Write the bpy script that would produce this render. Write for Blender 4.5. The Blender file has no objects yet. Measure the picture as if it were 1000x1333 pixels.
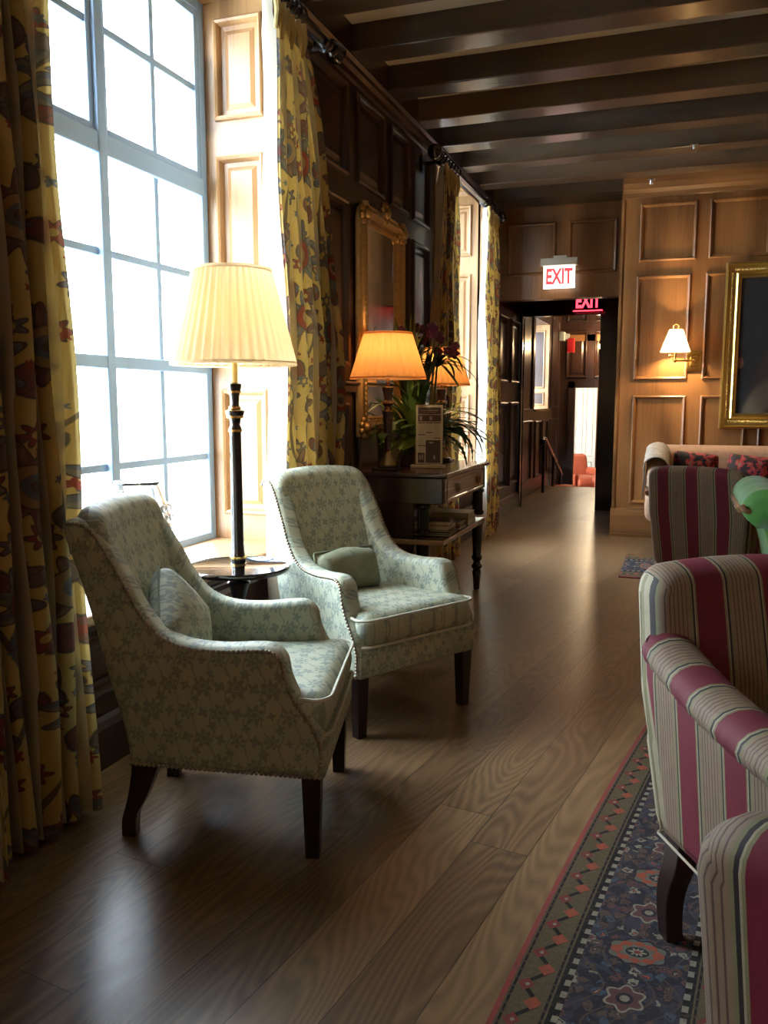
import bpy, math, random
from mathutils import Vector, Matrix
PI = math.pi
D = bpy.data
SC = bpy.context.scene
COL = SC.collection
random.seed(7)

# ------------------------------------------------------------------ mesh builder
class MB:
    def __init__(s): s.v = []; s.f = []; s.uv = []; s.m = []; s.mi = 0
    def add(s, vs, fs, uvs=None):
        b = len(s.v); s.v += [tuple(v) for v in vs]
        for k, f in enumerate(fs):
            s.f.append([b+i for i in f]); s.m.append(s.mi)
            s.uv.append([uvs[i] for i in f] if uvs else None)
        return s
    def box(s, x0, x1, y0, y1, z0, z1, M=None):
        vs = [(x, y, z) for x in (x0, x1) for y in (y0, y1) for z in (z0, z1)]
        fs = [(0,1,3,2), (4,6,7,5), (0,4,5,1), (2,3,7,6), (0,2,6,4), (1,5,7,3)]
        if M: vs = [M @ Vector(v) for v in vs]
        return s.add(vs, fs)
    def grid(s, P, nu, nv, closeu=False, closev=False, uv=None, flip=False):
        vs = []; uvs = []
        for i in range(nu):
            for j in range(nv):
                vs.append(P(i, j)); uvs.append(uv(i, j) if uv else (i/max(1, nu-1), j/max(1, nv-1)))
        fs = []
        for i in range(nu if closeu else nu-1):
            for j in range(nv if closev else nv-1):
                a = i*nv+j; b = ((i+1) % nu)*nv+j; c = ((i+1) % nu)*nv+(j+1) % nv; d = i*nv+(j+1) % nv
                fs.append((a, d, c, b) if flip else (a, b, c, d))
        return s.add(vs, fs, uvs)
    def lathe(s, prof, n=24, M=None, cap=True):
        vs = []; fs = []
        for (r, z) in prof:
            for k in range(n):
                a = 2*PI*k/n; vs.append((r*math.cos(a), r*math.sin(a), z))
        for i in range(len(prof)-1):
            for k in range(n):
                k2 = (k+1) % n
                fs.append((i*n+k, i*n+k2, (i+1)*n+k2, (i+1)*n+k))
        if cap:
            if prof[0][0] > 1e-5: fs.append(tuple(range(n))[::-1])
            if prof[-1][0] > 1e-5: fs.append(tuple((len(prof)-1)*n+k for k in range(n)))
        if M: vs = [M @ Vector(v) for v in vs]
        return s.add(vs, fs)
    def tube(s, pts, r, n=8, cap=True):
        pts = [Vector(p) for p in pts]; R = r if isinstance(r, (list, tuple)) else [r]*len(pts)
        up = Vector((0, 0, 1)); vs = []; fs = []; prev = None
        for i, p in enumerate(pts):
            t = (pts[min(i+1, len(pts)-1)]-pts[max(i-1, 0)]).normalized()
            if prev is None:
                a = t.cross(up)
                if a.length < 1e-3: a = t.cross(Vector((1, 0, 0)))
            else:
                a = prev - t*prev.dot(t)
                if a.length < 1e-4: a = t.cross(up)
            a.normalize(); prev = a; b = t.cross(a)
            for k in range(n):
                an = 2*PI*k/n; vs.append(p+(a*math.cos(an)+b*math.sin(an))*R[i])
        for i in range(len(pts)-1):
            for k in range(n):
                k2 = (k+1) % n; fs.append((i*n+k, i*n+k2, (i+1)*n+k2, (i+1)*n+k))
        if cap:
            fs.append(tuple(range(n))[::-1]); fs.append(tuple((len(pts)-1)*n+k for k in range(n)))
        return s.add(vs, fs)
    def sphere(s, c, r, n=12, m=8, sc=(1, 1, 1)):
        prof = [(max(0.0001, r*math.sin(PI*i/m)), -r*math.cos(PI*i/m)) for i in range(m+1)]
        return s.lathe(prof, n, Matrix.Translation(c) @ Matrix.Diagonal((*sc, 1)), cap=False)
    def slab(s, outline, t0, t1, bev, F, uvf=None, steps=3):
        """outline: CCW list of (a,b); extruded t0..t1 with rounded edges; F(a,b,t)->3D"""
        n = len(outline); O = [Vector(p) for p in outline]; N = []
        for i in range(n):
            e = (O[(i+1) % n]-O[i-1]); e.normalize(); N.append(Vector((-e.y, e.x)))   # inward for CCW
        rings = []
        sg = 1 if t1 > t0 else -1
        for k in range(steps+1):
            an = PI/2*k/steps; rings.append((bev*(1-math.sin(an)), t0+sg*bev*(1-math.cos(an))))
        for k in range(steps+1):
            an = PI/2*k/steps; rings.append((bev*(1-math.cos(an)), t1-sg*bev*(1-math.sin(an))))
        vs = []; uvs = []
        for (ins, t) in rings:
            for i in range(n):
                p = O[i]+N[i]*ins; vs.append(F(p.x, p.y, t)); uvs.append(uvf(p.x, p.y, t) if uvf else (p.x, p.y))
        fs = []; m = len(rings)
        for r in range(m-1):
            for i in range(n):
                j = (i+1) % n; fs.append((r*n+i, r*n+j, (r+1)*n+j, (r+1)*n+i))
        from mathutils.geometry import tessellate_polygon
        for base, ins, flip in ((0, rings[0][0], True), ((m-1)*n, rings[-1][0], False)):
            tri = tessellate_polygon([[Vector((*(O[i]+N[i]*ins), 0)) for i in range(n)]])
            for t_ in tri: fs.append(tuple(base+i for i in (t_[::-1] if flip else t_)))
        return s.add(vs, fs, uvs)
    def puff(s, w, h, T, r, R, F, crown=0.0, nx=22, ny=18, uvs=1.0, uvo=(0, 0)):
        """rounded soft slab w x h x T centred on 0; corner radius r, edge rounding R; F(x,y,z)->3D"""
        def axis(L, n):
            out = [-L/2]
            for k in range(1, 5): out.append(-L/2+R*(1-math.cos(PI/2*k/4)))
            inner = [(-L/2+R)+(L-2*R)*k/n for k in range(1, n)]
            return out+inner+[-x for x in out[::-1]]
        xs = axis(w, nx); ys = axis(h, ny)
        def pos(x, y, sgn):
            dx = abs(x)-(w/2-r); dy = abs(y)-(h/2-r); X, Y = x, y; e = min(w/2-abs(x), h/2-abs(y))
            if dx > 0 and dy > 0 and r > 0:
                l = math.hypot(dx, dy); q = max(dx, dy)/l
                X = math.copysign(w/2-r+dx*q, x); Y = math.copysign(h/2-r+dy*q, y); e = r-max(dx, dy)
            e = max(0, e)
            z = 1.0 if e >= R else math.sqrt(max(0, 1-(1-e/R)**2))
            z *= T/2*(1+crown*(1-(2*x/w)**2)*(1-(2*y/h)**2))
            return F(X, Y, sgn*z)
        for sgn in (1, -1):
            s.grid(lambda i, j: pos(xs[i], ys[j], sgn), len(xs), len(ys), uv=lambda i, j: (xs[i]*uvs+uvo[0], ys[j]*uvs+uvo[1]), flip=(sgn < 0))
        return s
    def build(s, name, mats, parent=None, smooth=True, bevel=0, weld=False, auto=40, seg=2, sub=0):
        me = D.meshes.new(name); me.from_pydata(s.v, [], s.f)
        if any(u for u in s.uv):
            l = me.uv_layers.new(name='uv'); k = 0
            for p, u in zip(me.polygons, s.uv):
                for q in range(len(p.vertices)):
                    l.data[k].uv = u[q] if u else (0, 0); k += 1
        if not isinstance(mats, (list, tuple)): mats = [mats]
        for m in mats: me.materials.append(m)
        for p, mi in zip(me.polygons, s.m): p.material_index = mi; p.use_smooth = smooth
        me.validate(); me.update()
        import bmesh
        bm = bmesh.new(); bm.from_mesh(me)
        if weld: bmesh.ops.remove_doubles(bm, verts=bm.verts, dist=weld if isinstance(weld, float) else 1e-5)
        bmesh.ops.recalc_face_normals(bm, faces=bm.faces)
        if smooth and auto < 180:
            lim = math.radians(auto)
            for e in bm.edges:
                if len(e.link_faces) == 2 and e.calc_face_angle(0) > lim: e.smooth = False
        bm.to_mesh(me); bm.free()
        o = D.objects.new(name, me); COL.objects.link(o)
        if parent: o.parent = parent
        if bevel:
            b = o.modifiers.new('bevel', 'BEVEL'); b.width = bevel; b.segments = seg; b.limit_method = 'ANGLE'; b.angle_limit = math.radians(40)
        if sub:
            b = o.modifiers.new('sub', 'SUBSURF'); b.levels = sub; b.render_levels = sub
        return o

def tag(o, label=None, cat=None, group=None, kind=None):
    if label: o['label'] = label
    if cat: o['category'] = cat
    if group: o['group'] = group
    if kind: o['kind'] = kind
    return o
def empty(name, loc, rz=0, label=None, cat=None, group=None):
    o = D.objects.new(name, None); COL.objects.link(o); o.location = loc; o.rotation_euler = (0, 0, rz)
    o.empty_display_size = .1
    return tag(o, label, cat, group)
def kids(o): return [c for c in D.objects if c.parent == o]
def copy_tree(o, parent=None):
    c = o.copy(); COL.objects.link(c)
    if parent: c.parent = parent
    for ch in kids(o):
        if ch != c: copy_tree(ch, c)
    return c
def smoothcurve(pts, n=8, closed=False):
    """Catmull-Rom through 2D/3D points"""
    P = [Vector(p) for p in pts]; out = []; N = len(P)
    for i in range(N if closed else N-1):
        p0 = P[i-1] if (i > 0 or closed) else P[0]; p1 = P[i]; p2 = P[(i+1) % N]
        p3 = P[(i+2) % N] if (i+2 < N or closed) else P[-1]
        for k in range(n):
            t = k/n
            out.append(.5*((2*p1)+(p2-p0)*t+(2*p0-5*p1+4*p2-p3)*t*t+(3*p1-p0-3*p2+p3)*t**3))
    if not closed: out.append(P[-1])
    return out

# ------------------------------------------------------------------ node expressions
class X:
    def __init__(s, nt, sock): s.nt = nt; s.s = sock
    def _m(s, op, *a, clamp=False): return mth(s.nt, op, s, *a, clamp=clamp)
    def __add__(s, o): return s._m('ADD', o)
    __radd__ = __add__
    def __sub__(s, o): return s._m('SUBTRACT', o)
    def __rsub__(s, o): return mth(s.nt, 'SUBTRACT', o, s)
    def __mul__(s, o): return s._m('MULTIPLY', o)
    __rmul__ = __mul__
    def __truediv__(s, o): return s._m('DIVIDE', o)
    def floor(s): return s._m('FLOOR')
    def fract(s): return s._m('FRACT')
    def abs(s): return s._m('ABSOLUTE')
    def sin(s): return s._m('SINE')
    def cos(s): return s._m('COSINE')
    def sqrt(s): return s._m('SQRT')
    def gt(s, o): return s._m('GREATER_THAN', o)
    def lt(s, o): return s._m('LESS_THAN', o)
    def mn(s, o): return s._m('MINIMUM', o)
    def mx(s, o): return s._m('MAXIMUM', o)
    def mod(s, o): return s._m('FLOORED_MODULO', o)
    def ss(s, lo, hi):   # smoothstep 0..1
        n = s.nt.nodes.new('ShaderNodeMapRange'); n.interpolation_type = 'SMOOTHSTEP'
        s.nt.links.new(s.s, n.inputs[0]); n.inputs[1].default_value = lo; n.inputs[2].default_value = hi
        return X(s.nt, n.outputs[0])
def mth(nt, op, *a, clamp=False):
    n = nt.nodes.new('ShaderNodeMath'); n.operation = op; n.use_clamp = clamp
    for i, v in enumerate(a):
        if isinstance(v, X): nt.links.new(v.s, n.inputs[i])
        else: n.inputs[i].default_value = v
    return X(nt, n.outputs[0])
def atan2(a, b): return mth(a.nt, 'ARCTAN2', a, b)
def hyp(a, b): return (a*a+b*b).sqrt()
def setin(nt, sock, v):
    if isinstance(v, X): nt.links.new(v.s, sock)
    elif isinstance(v, bpy.types.NodeSocket): nt.links.new(v, sock)
    else:
        if isinstance(v, (tuple, list)) and len(v) == 3 and len(sock.default_value) == 4: v = (*v, 1)
        sock.default_value = v
def mixc(nt, fac, a, b, mode='MIX'):
    n = nt.nodes.new('ShaderNodeMix'); n.data_type = 'RGBA'; n.blend_type = mode
    setin(nt, n.inputs[0], fac); setin(nt, n.inputs[6], a); setin(nt, n.inputs[7], b)
    return n.outputs[2]
def comb(nt, x, y, z=0.0):
    n = nt.nodes.new('ShaderNodeCombineXYZ')
    for i, v in enumerate((x, y, z)): setin(nt, n.inputs[i], v)
    return n.outputs[0]
def noise(nt, vec, scale=5, detail=3, rough=.5, dist=0, dim='3D'):
    n = nt.nodes.new('ShaderNodeTexNoise'); n.noise_dimensions = dim
    if vec is not None: nt.links.new(vec, n.inputs['Vector'])
    n.inputs['Scale'].default_value = scale; n.inputs['Detail'].default_value = detail
    n.inputs['Roughness'].default_value = rough; n.inputs['Distortion'].default_value = dist
    return X(nt, n.outputs[0])
def white(nt, vec):
    n = nt.nodes.new('ShaderNodeTexWhiteNoise'); n.noise_dimensions = '3D'; nt.links.new(vec, n.inputs['Vector'])
    return X(nt, n.outputs[0])
def ramp(nt, fac, stops, interp='LINEAR'):
    n = nt.nodes.new('ShaderNodeValToRGB'); cr = n.color_ramp; cr.interpolation = interp
    while len(cr.elements) < len(stops): cr.elements.new(0.5)
    for e, (p, c) in zip(cr.elements, stops): e.position = p; e.color = (*c, 1)
    setin(nt, n.inputs[0], fac); return n.outputs[0]
def coords(nt, kind='Object'):
    n = nt.nodes.new('ShaderNodeTexCoord'); s = nt.nodes.new('ShaderNodeSeparateXYZ')
    nt.links.new(n.outputs[kind], s.inputs[0])
    return [X(nt, s.outputs[i]) for i in range(3)], n.outputs[kind]
def bump(nt, h, strength=.3, dist=.01):
    n = nt.nodes.new('ShaderNodeBump'); n.inputs['Strength'].default_value = strength; n.inputs['Distance'].default_value = dist
    setin(nt, n.inputs['Height'], h); return n.outputs[0]
def newmat(name, rough=.5, metal=0, color=None, **kw):
    m = D.materials.new(name); m.use_nodes = True; nt = m.node_tree
    b = [n for n in nt.nodes if n.type == 'BSDF_PRINCIPLED'][0]
    b.inputs['Roughness'].default_value = rough; b.inputs['Metallic'].default_value = metal
    if color: b.inputs['Base Color'].default_value = (*color, 1)
    for k, v in kw.items():
        setin(nt, b.inputs[k.replace('_', ' ')], v)
    return m, nt, b

def wood(name, dark, light, grain='z', rough=.35, scale=1.0, ring=.5, coat=0.0, bumpv=.08, knots=True):
    m, nt, b = newmat(name, rough)
    (x, y, z), v = coords(nt)
    c = {'x': x, 'y': y, 'z': z}; lng = c[grain]; o = [c[k] for k in 'xyz' if k != grain]
    fine = noise(nt, comb(nt, o[0]*60*scale, o[1]*60*scale, lng*2.2*scale), 1, 4, .6)
    wob = noise(nt, comb(nt, o[0]*2.2*scale, o[1]*2.2*scale, lng*.45*scale), 1, 2, .5)
    rings = ((wob*26*ring+(o[0]+o[1])*14*ring*scale).sin()*.5+.5)
    big = noise(nt, comb(nt, o[0]*1.6, o[1]*1.6, lng*.9), 1, 2)
    f = fine*.45+rings*.34+big*.60-.20
    colr = ramp(nt, f, [(0.22, dark), (.78, light)])
    if knots:
        k = noise(nt, comb(nt, o[0]*3.1, o[1]*3.1, lng*1.3), 1, 1).ss(.70, .76)
        colr = mixc(nt, k*.6, colr, tuple(q*.35 for q in dark))
    nt.links.new(colr, b.inputs['Base Color'])
    nt.links.new(bump(nt, fine*.6+rings*.4, bumpv, .004), b.inputs['Normal'])
    rr = fine*.15+(rough-.07); nt.links.new(rr.s, b.inputs['Roughness'])
    b.inputs['Coat Weight'].default_value = coat; b.inputs['Coat Roughness'].default_value = .15
    return m

M = {}
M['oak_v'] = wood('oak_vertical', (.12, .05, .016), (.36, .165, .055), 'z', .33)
M['oak_h'] = wood('oak_across', (.10, .045, .016), (.30, .145, .05), 'x', .33)
M['oak_beam'] = wood('oak_beam', (.035, .02, .012), (.11, .062, .033), 'x', .3, coat=.3)
M['oak_y'] = wood('oak_along', (.07, .032, .014), (.2, .1, .042), 'y', .35)
M['oak_shaded'] = wood('oak_shaded', (.02, .0085, .0055), (.062, .026, .014), 'z', .3)  # same oak as the back wall, with the window wall's shade in its colour
M['honey'] = wood('oak_honey', (.20, .10, .038), (.52, .31, .14), 'z', .38)
M['honey_x'] = wood('oak_honey_sill', (.16, .08, .035), (.42, .24, .11), 'y', .35)
M['mahogany'] = wood('mahogany', (.008, .003, .003), (.03, .011, .009), 'y', .22, coat=.5, knots=False)
M['drawer'] = wood('drawer_veneer', (.16, .09, .05), (.38, .24, .14), 'y', .25, coat=.4, knots=False)
M['black_frame'] = newmat('black_gloss_paint', .18, 0, (.006, .005, .005))[0]
M['ebony'] = newmat('ebonised_wood', .22, 0, (.007, .005, .006), Coat_Weight=.5)[0]
M['leg'] = wood('leg_wood', (.006, .003, .003), (.022, .010, .009), 'z', .3, knots=False)
M['brass'] = newmat('brass', .22, 1, (.83, .55, .16))[0]
M['oldbrass'] = newmat('old_brass', .35, 1, (.35, .26, .12))[0]
M['nail'] = newmat('nailhead_metal', .3, 1, (.42, .36, .28))[0]
M['steel'] = newmat('chrome_steel', .18, 1, (.7, .7, .7))[0]
M['plaster'] = newmat('cream_plaster', .8, 0, (.74, .67, .52))[0]
M['whitepaint'] = newmat('white_paint', .5, 0, (.8, .76, .62))[0]
M['offwhite'] = newmat('off_white_plastic', .5, 0, (.55, .53, .44))[0]
M['sash'] = newmat('sash_paint_with_glare', .45, 0, (.25, .38, .54))[0]  # bluish haze of the window glare mixed into the bars' paint colour
M['candle'] = newmat('candle_cream', .6, 0, (.8, .6, .22))[0]
M['redplastic'] = newmat('red_plastic', .4, 0, (.6, .02, .02))[0]
M['paper'] = newmat('paper', .6, 0, (.72, .68, .58))[0]
M['darkprint'] = newmat('dark_print', .5, 0, (.06, .04, .06))[0]
M['pages'] = newmat('page_edges', .7, 0, (.62, .56, .42))[0]
def emis(name, col, st, base=(0.8, .8, .8)):
    m, nt, b = newmat(name, .5, 0, base); b.inputs['Emission Color'].default_value = (*col, 1); b.inputs['Emission Strength'].default_value = st
    return m
M['bulb'] = emis('lit_bulb', (1, .72, .35), 12)
def glassmat(name, tint=(1, 1, 1), k=.07, rough=.02):
    m = D.materials.new(name); m.use_nodes = True; nt = m.node_tree; nt.nodes.clear()
    o = nt.nodes.new('ShaderNodeOutputMaterial'); t = nt.nodes.new('ShaderNodeBsdfTransparent'); g = nt.nodes.new('ShaderNodeBsdfGlossy')
    fr = nt.nodes.new('ShaderNodeFresnel'); 
    ge = nt.nodes.new('ShaderNodeNewGeometry'); bf = X(nt, ge.outputs['Backfacing']); nt.links.new((1.45-bf*(1.45-1/1.45)).s, fr.inputs[0])
    mx = nt.nodes.new('ShaderNodeMixShader'); t.inputs[0].default_value = (*tint, 1); g.inputs['Roughness'].default_value = rough
    nt.links.new(fr.outputs[0], mx.inputs[0]); nt.links.new(t.outputs[0], mx.inputs[1]); nt.links.new(g.outputs[0], mx.inputs[2]); nt.links.new(mx.outputs[0], o.inputs[0])
    return m
M['pane'] = glassmat('window_glass', (.97, .99, 1))
M['acrylic'] = glassmat('clear_acrylic', (.96, .96, .94))
M['crystal'] = newmat('cut_glass', .05, 0, (.62, .58, .54), Transmission_Weight=1.0, IOR=1.45)[0]
M['mirror'] = newmat('mirror_glass', .03, 1, (.75, .74, .7))[0]

def shademat(name, col, trans, pleats=60):
    m = D.materials.new(name); m.use_nodes = True; nt = m.node_tree; nt.nodes.clear()
    o = nt.nodes.new('ShaderNodeOutputMaterial'); d = nt.nodes.new('ShaderNodeBsdfDiffuse'); t = nt.nodes.new('ShaderNodeBsdfTranslucent')
    mx = nt.nodes.new('ShaderNodeMixShader'); mx.inputs[0].default_value = .5
    d.inputs[0].default_value = (*col, 1); t.inputs[0].default_value = (*trans, 1)
    nt.links.new(d.outputs[0], mx.inputs[1]); nt.links.new(t.outputs[0], mx.inputs[2]); nt.links.new(mx.outputs[0], o.inputs[0])
    return m
M['shade_cream'] = shademat('cream_pleated_silk', (.62, .50, .33), (.55, .42, .24))
M['shade_amber'] = shademat('amber_pleated_silk', (.66, .42, .24), (.85, .42, .13))
M['shade_white'] = shademat('white_card_shade', (.85, .8, .68), (.95, .75, .45))

# ---- fabrics
def flower(x, y, sx, sy, petals, R, ph=0.0, jitter=True):
    """repeat cells sx*sy staggered; returns (mask, r, core, rnd, lx, ly)"""
    nt = x.nt
    row = (y/sy).floor(); xs = x+row.mod(2.0)*(sx/2); col = (xs/sx).floor()
    rnd = white(nt, comb(nt, col, row, ph)); rnd2 = white(nt, comb(nt, col, row, ph+5.3))
    lx = xs-(col+.5)*sx; ly = y-(row+.5)*sy
    if jitter: lx = lx+(rnd-.5)*sx*.25; ly = ly+(rnd2-.5)*sy*.25
    r = hyp(lx, ly); th = atan2(ly, lx)+rnd*6.28
    edge = ((th*petals).cos()*.22+.78)*R*(rnd2*.35+.75)
    return edge-r, r, rnd, rnd2, lx, ly

def damask():
    m, nt, b = newmat('green_damask', .6)
    (u, v, _), _v = coords(nt, 'UV')
    s = .62
    x = u*s; y = v*s
    w1 = noise(nt, comb(nt, u*40, v*40, 0.0), 1, 2)
    x = x+(w1-.5)*.010; y = y+(w1-.5)*.008
    d1, r1, _, _, _, _ = flower(x, y, .060, .046, 7, .0195, 0, False)
    d2, r2, _, _, lx, ly = flower(x+.015, y+.023, .060, .046, 5, .0115, 3, False)
    lx2 = x-(x/.030).floor()*.030-.015
    leaf = (((y*136.6).sin()*.0060+.0030)-(lx2.abs()-.004).abs()).gt(0)
    d3, r3, _, _, _, _ = flower(x+.030, y, .060, .046, 4, .0115, 6, False)
    stem = ((lx2+(y*137).sin()*.004).abs()).lt(.0013)
    f = d1.ss(0, .002).mx(d2.ss(0, .002)).mx(d3.ss(0, .0015)).mx(stem*.8)
    f = f*(1-(r1.gt(.005)*r1.lt(.0072)*.7))
    n = noise(nt, comb(nt, u*18, v*18, 0.0), 1, 3)
    base = mixc(nt, n, (.37, .41, .30), (.52, .55, .42))
    c = mixc(nt, f*.72, base, (.185, .24, .225))
    fine = noise(nt, comb(nt, u*400, v*900, 0.0), 1, 2)
    nt.links.new(c, b.inputs['Base Color'])
    nt.links.new(bump(nt, fine*.5+f*.4, .12, .003), b.inputs['Normal'])
    return m
M['damask'] = damask()
def plainfab(name, c1, c2, sc=1.0, rough=.75, sheen=.1):
    m, nt, b = newmat(name, rough, Sheen_Weight=sheen)
    (x, y, z), v = coords(nt)
    n = noise(nt, comb(nt, x*9*sc, y*9*sc, z*9*sc), 1, 4)
    nt.links.new(mixc(nt, n, c1, c2), b.inputs['Base Color'])
    fine = noise(nt, comb(nt, x*300, y*300, z*300), 1, 2)
    nt.links.new(bump(nt, fine+n, .15, .004), b.inputs['Normal'])
    return m
M['sage'] = plainfab('sage_fabric', (.15, .175, .11), (.27, .29, .18), 3)
M['piping'] = plainfab('pale_piping', (.5, .52, .4), (.6, .6, .5))
M['green_velvet'] = plainfab('green_velvet', (.04, .18, .025), (.09, .29, .045), 1, .6, .25)
M['orange_velvet'] = plainfab('orange_velvet', (.36, .06, .02), (.52, .11, .035), 1, .6, .1)
M['sofa_beige'] = plainfab('beige_damask', (.30, .17, .095), (.46, .28, .17), 3.5)
M['fur'] = plainfab('fur_throw', (.10, .08, .06), (.45, .38, .30), 3)
M['lining'] = None
def stripes():
    m, nt, b = newmat('striped_velvet', .75)
    (u, v, _), _v = coords(nt, 'UV')
    t = (u/.1765+.12).fract()
    red = (.165, .009, .022); olive = (.23, .21, .10); blk = (.03, .022, .02); bg = (.28, .19, .12); cr = (.40, .34, .22)
    st = [(0, red), (.40, olive), (.425, cr), (.44, blk), (.47, olive), (.50, bg), (.54, (.12, .07, .05)), (.555, bg), (.60, (.12, .07, .05)), (.615, bg),
          (.66, (.12, .07, .05)), (.675, bg), (.72, (.12, .07, .05)), (.735, bg), (.78, (.12, .07, .05)), (.795, bg), (.84, (.12, .07, .05)), (.855, bg), (.90, olive), (.93, blk), (.96, cr), (.975, olive)]
    c = ramp(nt, t, st, 'CONSTANT')
    n = noise(nt, comb(nt, u*30, v*30, 0.0), 1, 3)
    c = mixc(nt, n*.35, c, (.05, .02, .02), 'MULTIPLY')
    nt.links.new(c, b.inputs['Base Color'])
    fine = noise(nt, comb(nt, u*500, v*200, 0.0), 1, 2)
    nt.links.new(bump(nt, fine, .15, .003), b.inputs['Normal'])
    return m
M['stripes'] = stripes()
def curtainmat():
    m = D.materials.new('floral_curtain_linen'); m.use_nodes = True; nt = m.node_tree
    b = [n for n in nt.nodes if n.type == 'BSDF_PRINCIPLED'][0]; b.inputs['Roughness'].default_value = .8
    (u, v, _), _v = coords(nt, 'UV'); u = u*.72; v = v*.72
    wob = noise(nt, comb(nt, u*5, v*5, 0.0), 1, 2)
    x = u+(wob-.5)*.06; y = v+(noise(nt, comb(nt, u*5+7, v*5, 3.0), 1, 2)-.5)*.06
    base = mixc(nt, noise(nt, comb(nt, u*12, v*12, 0.0), 1, 3), (.47, .33, .10), (.64, .48, .18))
    dk = (.075, .055, .05); red = (.24, .035, .03); blue = (.10, .12, .15); tan = (.32, .20, .10)
    # vines
    vine = ((x*14+(y*9).sin()*1.3).sin().abs()).lt(.085)
    c = mixc(nt, vine*.85, base, dk)
    # leaves
    dl, rl, a1, a2, lx, ly = flower(x+.05, y+.06, .12, .13, 1, .042, 2)
    c = mixc(nt, dl.ss(0, .004), c, dk); 
    lf = mixc(nt, a1.gt(.5), (.15, .11, .10), (.19, .06, .055))
    c = mixc(nt, (dl-.006).ss(0, .003), c, lf)
    c = mixc(nt, ((ly*1.3-lx).abs()).lt(.0022)*dl.gt(.0), c, dk); c = mixc(nt, ((ly*1.3+lx)*900).sin().gt(.6)*dl.gt(.008)*.5, c, dk)
    sm, rs, s1, s2, _, _ = flower(x+.07, y+.03, .11, .10, 6, .030, 21)
    c = mixc(nt, sm.ss(0, .003), c, dk); c = mixc(nt, (sm-.004).ss(0, .003), c, mixc(nt, s1.gt(.5), (.24, .06, .05), (.14, .13, .14))); c = mixc(nt, rs.lt(.008), c, (.5, .36, .12))
    # small berries
    db, rb, b1, b2, _, _ = flower(x+.11, y, .09, .075, 5, .014, 7)
    c = mixc(nt, db.ss(0, .003), c, mixc(nt, b1.gt(.45), red, blue))
    # big flowers
    df, rf, f1, f2, fx, fy = flower(x, y, .27, .25, 9, .105, 11)
    c = mixc(nt, df.ss(0, .003), c, dk)
    pet = mixc(nt, f1.gt(.5), blue, (.16, .075, .075)); pet = mixc(nt, (atan2(fy, fx)*18).sin().gt(.1)*.5, pet, (.30, .22, .12))
    pet = mixc(nt, ((rf*170).sin()*.5+.5)*.35, pet, dk)
    c = mixc(nt, (df-.006).ss(0, .003), c, pet)
    c = mixc(nt, rf.lt(.046), c, dk); c = mixc(nt, rf.lt(.042), c, mixc(nt, f1.gt(.5), red, tan))
    c = mixc(nt, rf.lt(.024), c, mixc(nt, f1.gt(.5), tan, blue)); c = mixc(nt, rf.lt(.012), c, dk)
    nt.links.new(c, b.inputs['Base Color'])
    c = mixc(nt, noise(nt, comb(nt, u*9, v*9, 5.0), 1, 3)*.30, c, base)
    fine = noise(nt, comb(nt, u*500, v*500, 0.0), 1, 2)
    nt.links.new(bump(nt, fine, .15, .002), b.inputs['Normal'])
    t = nt.nodes.new('ShaderNodeBsdfTranslucent'); nt.links.new(c, t.inputs[0])
    mx = nt.nodes.new('ShaderNodeMixShader'); mx.inputs[0].default_value = .33
    o = [n for n in nt.nodes if n.type == 'OUTPUT_MATERIAL'][0]
    nt.links.new(b.outputs[0], mx.inputs[1]); nt.links.new(t.outputs[0], mx.inputs[2]); nt.links.new(mx.outputs[0], o.inputs[0])
    return m
M['curtain'] = curtainmat()
M['curtain_plain'] = plainfab('yellow_linen', (.36, .25, .08), (.50, .37, .13))
M['lining'] = shademat('white_curtain_lining', (.80, .76, .66), (.75, .66, .45))

def floormat():
    m, nt, b = newmat('oak_floorboards', .3)
    (x, y, z), v = coords(nt)
    an = math.radians(8.5); W = .17
    a = x*math.cos(an)-y*math.sin(an); l = y*math.cos(an)+x*math.sin(an)
    row = (a/W).floor(); rr = white(nt, comb(nt, row, 1.0, 0.0))
    fa = (a/W).fract(); seam = (fa.mn(1-fa)*W).lt(.0013)
    L = 2.3; lc = (l+rr*L*3)/L; seg = lc.floor(); fl = lc.fract(); seam2 = (fl.mn(1-fl)*L).lt(.0013)
    rnd = white(nt, comb(nt, row, seg, 2.0))
    wob = noise(nt, comb(nt, a*4+rnd*20, l*.7+rnd*9, rnd*7), 1, 2, .35)
    rings = ((wob*210+a*60).sin()*.5+.5)
    fine = noise(nt, comb(nt, a*55, l*1.6, rnd*5), 1, 2, .5)
    f = rings*.20+fine*.30+rnd*.26+.10
    c = ramp(nt, f, [(.12, (.045, .023, .010)), (.45, (.155, .090, .042)), (.85, (.32, .20, .095))])
    big = noise(nt, comb(nt, x*.8, y*.8, 0.0), 1, 2)
    c = mixc(nt, big*.35, c, (.10, .07, .045))
    kn = noise(nt, comb(nt, a*6, l*4.5, 9.0), 1, 0).ss(.86, .92); c = mixc(nt, kn*.7, c, (.012, .007, .004))
    s = seam.mx(seam2); c = mixc(nt, s*.8, c, (.006, .004, .003))
    nt.links.new(c, b.inputs['Base Color'])
    nt.links.new((fine*.05+rings*.03+.255+noise(nt, comb(nt, x*3, y*3, 0.0), 1, 2)*.05).s, b.inputs['Roughness'])
    nt.links.new(bump(nt, fine*.2+rings*.2-s*2, .12, .002), b.inputs['Normal'])
    return m
M['floor'] = floormat()

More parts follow.
